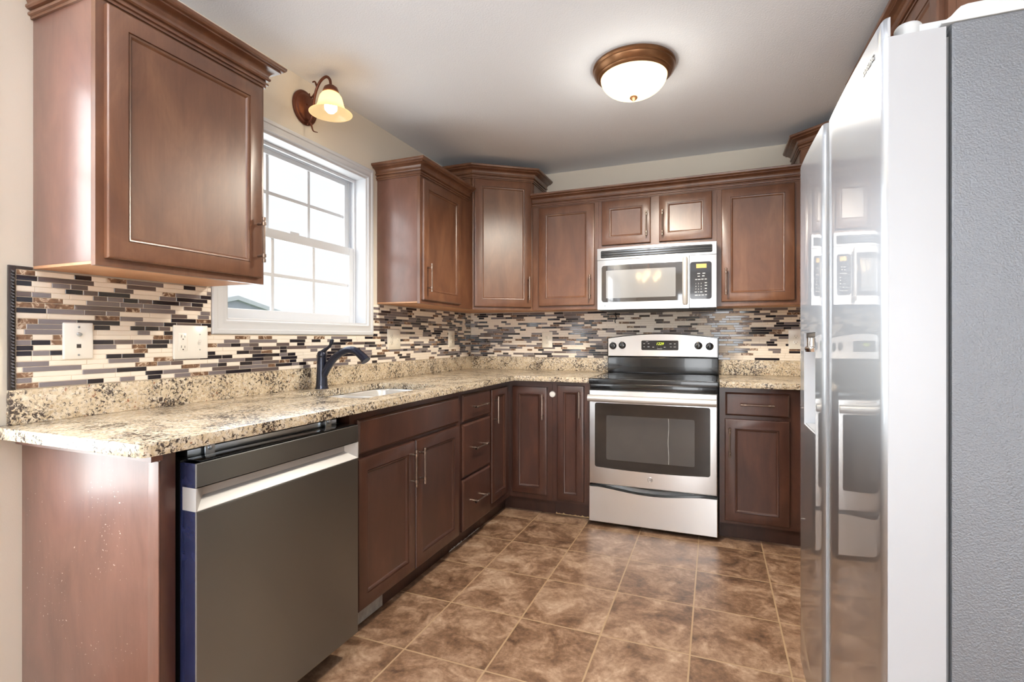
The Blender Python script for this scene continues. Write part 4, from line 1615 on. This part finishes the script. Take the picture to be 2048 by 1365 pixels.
so.parent = t
COL.objects.link(so)

sy, sz = -1.822, 2.298
t = thing('wall_sconce', (0.001, sy, sz), 'bronze scroll arm wall sconce with a lit amber glass bell shade over the window', 'sconce')
m = MB()
m.lathe([(0.078, 0.0), (0.078, 0.006), (0.072, 0.012), (0.064, 0.013), (0.060, 0.018), (0.050, 0.021), (0.002, 0.022)], (0.001, sy, sz), (1, 0, 0), 40, 0, True, True, sx=1.0, sy=1.07)
m.lathe([(0.006, 0.021), (0.005, 0.027), (0.001, 0.029)], (0.001, sy - 0.005, sz + 0.012), (1, 0, 0), 14, 0, True, True)
m.build('back_plate', 'rust', t, smooth=40)
ax = 0.165
arm = bez([(0.020, sy, sz - 0.085), (0.046, sy, sz - 0.055), (0.056, sy, sz - 0.005), (0.070, sy, sz + 0.060), (0.098, sy, sz + 0.110), (0.134, sy, sz + 0.128), (0.158, sy, sz + 0.112), (ax, sy, sz + 0.080)], 7)
m = MB(); m.tube(arm, 0.0066, 12)
tail = bez([(0.030, sy, sz - 0.070), (0.046, sy, sz - 0.095), (0.058, sy, sz - 0.122), (0.084, sy, sz - 0.133)], 6)
m.tube(tail, [0.006 - 0.0045 * k / len(tail) for k in range(len(tail))], 10)
curl = bez([(0.082, sy, sz + 0.085), (0.074, sy, sz + 0.105), (0.066, sy, sz + 0.118), (0.052, sy, sz + 0.118)], 6)
m.tube(curl, [0.0058 - 0.003 * k / len(curl) for k in range(len(curl))], 10)
curl = bez([(0.068, sy, sz + 0.060), (0.050, sy, sz + 0.046), (0.036, sy, sz + 0.050), (0.033, sy, sz + 0.066)], 6)
m.tube(curl, [0.0055 - 0.003 * k / len(curl) for k in range(len(curl))], 10)
m.build('arm', 'rust', t, smooth=50)
m = MB()
m.lathe([(0.008, 0.084), (0.016, 0.080), (0.030, 0.070), (0.036, 0.056), (0.038, 0.047), (0.030, 0.046)], (ax, sy, sz), seg=28, cap0=True, cap1=True)
m.build('shade_holder', 'rust', t, smooth=40)
m = MB()
m.lathe([(0.030, 0.046), (0.040, 0.040), (0.050, 0.026), (0.056, 0.008), (0.060, -0.012), (0.068, -0.030), (0.082, -0.044), (0.098, -0.052), (0.100, -0.054), (0.097, -0.0545)], (ax, sy, sz), seg=44)
m.build('glass_shade', 'shade', t, smooth=60)
m = MB()
m.lathe([(0.012, 0.035), (0.014, 0.015), (0.024, -0.004), (0.030, -0.022), (0.027, -0.038), (0.016, -0.050), (0.001, -0.053)], (ax, sy, sz), seg=24, cap0=True)
m.build('bulb', 'bulb', t, smooth=60)

# ------------------------------------------------------------------ chandelier in the dining room behind the camera (seen in the microwave glass)
hx, hy, hz = 0.95, -4.35, 1.98
t = thing('chandelier', (hx, hy, CEIL), 'five arm scroll chandelier with glass bowl shades, seen mirrored in the microwave window', 'chandelier')
m = MB()
m.tube([(hx, hy, CEIL - 0.001), (hx, hy, hz - 0.12)], 0.008, 10)
m.lathe([(0.06, CEIL - 0.001), (0.055, CEIL - 0.02), (0.012, CEIL - 0.035)], (hx, hy, 0), seg=24)
m.lathe([(0.006, hz - 0.14), (0.028, hz - 0.11), (0.02, hz - 0.06), (0.03, hz), (0.012, hz + 0.05)], (hx, hy, 0), seg=20)
m.build('stem', 'rust', t, smooth=40)
for k in range(5):
    a = 2 * PI * k / 5 + 0.3
    dx, dy_ = math.cos(a), math.sin(a)
    P = bez([(hx, hy, hz - 0.08), (hx + dx * 0.10, hy + dy_ * 0.10, hz - 0.15), (hx + dx * 0.22, hy + dy_ * 0.22, hz - 0.10), (hx + dx * 0.27, hy + dy_ * 0.27, hz + 0.01)], 6)
    ar = MB().tube(P, 0.006, 8).build('arm', 'rust', t, smooth=50)
    m = MB()
    m.lathe([(0.02, 0.005), (0.045, 0.02), (0.07, 0.055), (0.082, 0.09)], (hx + dx * 0.27, hy + dy_ * 0.27, hz), seg=24, cap0=True)
    m.build('bowl_shade', 'shade', ar, smooth=60)
    point_light('bowl_light', (hx + dx * 0.27, hy + dy_ * 0.27, hz + 0.06), 72, 0.03, (0.95, 0.98, 1.0), ar)

# ------------------------------------------------------------------ neighbour's house outside the window
hx0, hyc, hzr = -14.0, 9.3, 2.62
t = thing('neighbor_house', (hx0 - 3, hyc, -0.6), 'grey roofed neighboring house glimpsed through the lower corner of the window', 'house')
MB().box((hx0 - 7, hyc - 3.0, -0.6), (hx0 - 0.2, hyc + 3.0, 1.72)).build('wall', 'siding', t, smooth=0)
m = MB()
m.loops([[Vector((x, hyc - 3.4, 1.72)), Vector((x, hyc - 3.4, 1.80)), Vector((x, hyc, hzr)), Vector((x, hyc + 3.4, 1.80)), Vector((x, hyc + 3.4, 1.72))] for x in (hx0, hx0 - 7.4)])
m.build('roof', 'roof', t, smooth=0)
m = MB()
for s_ in (-1, 1):
    m.loops([[Vector((x, hyc + s_ * 3.45, 1.72)), Vector((x, hyc + s_ * 3.45, 1.86)), Vector((x, hyc, hzr + 0.06)), Vector((x, hyc, hzr - 0.09))] for x in (hx0 + 0.12, hx0 + 0.002)])
m.build('rake_board', 'siding', t, smooth=0)
o = MB().box((-60, -60, -0.7), (-0.15, 60, -0.6)).build('yard', 'grass', smooth=0)
structure(o)
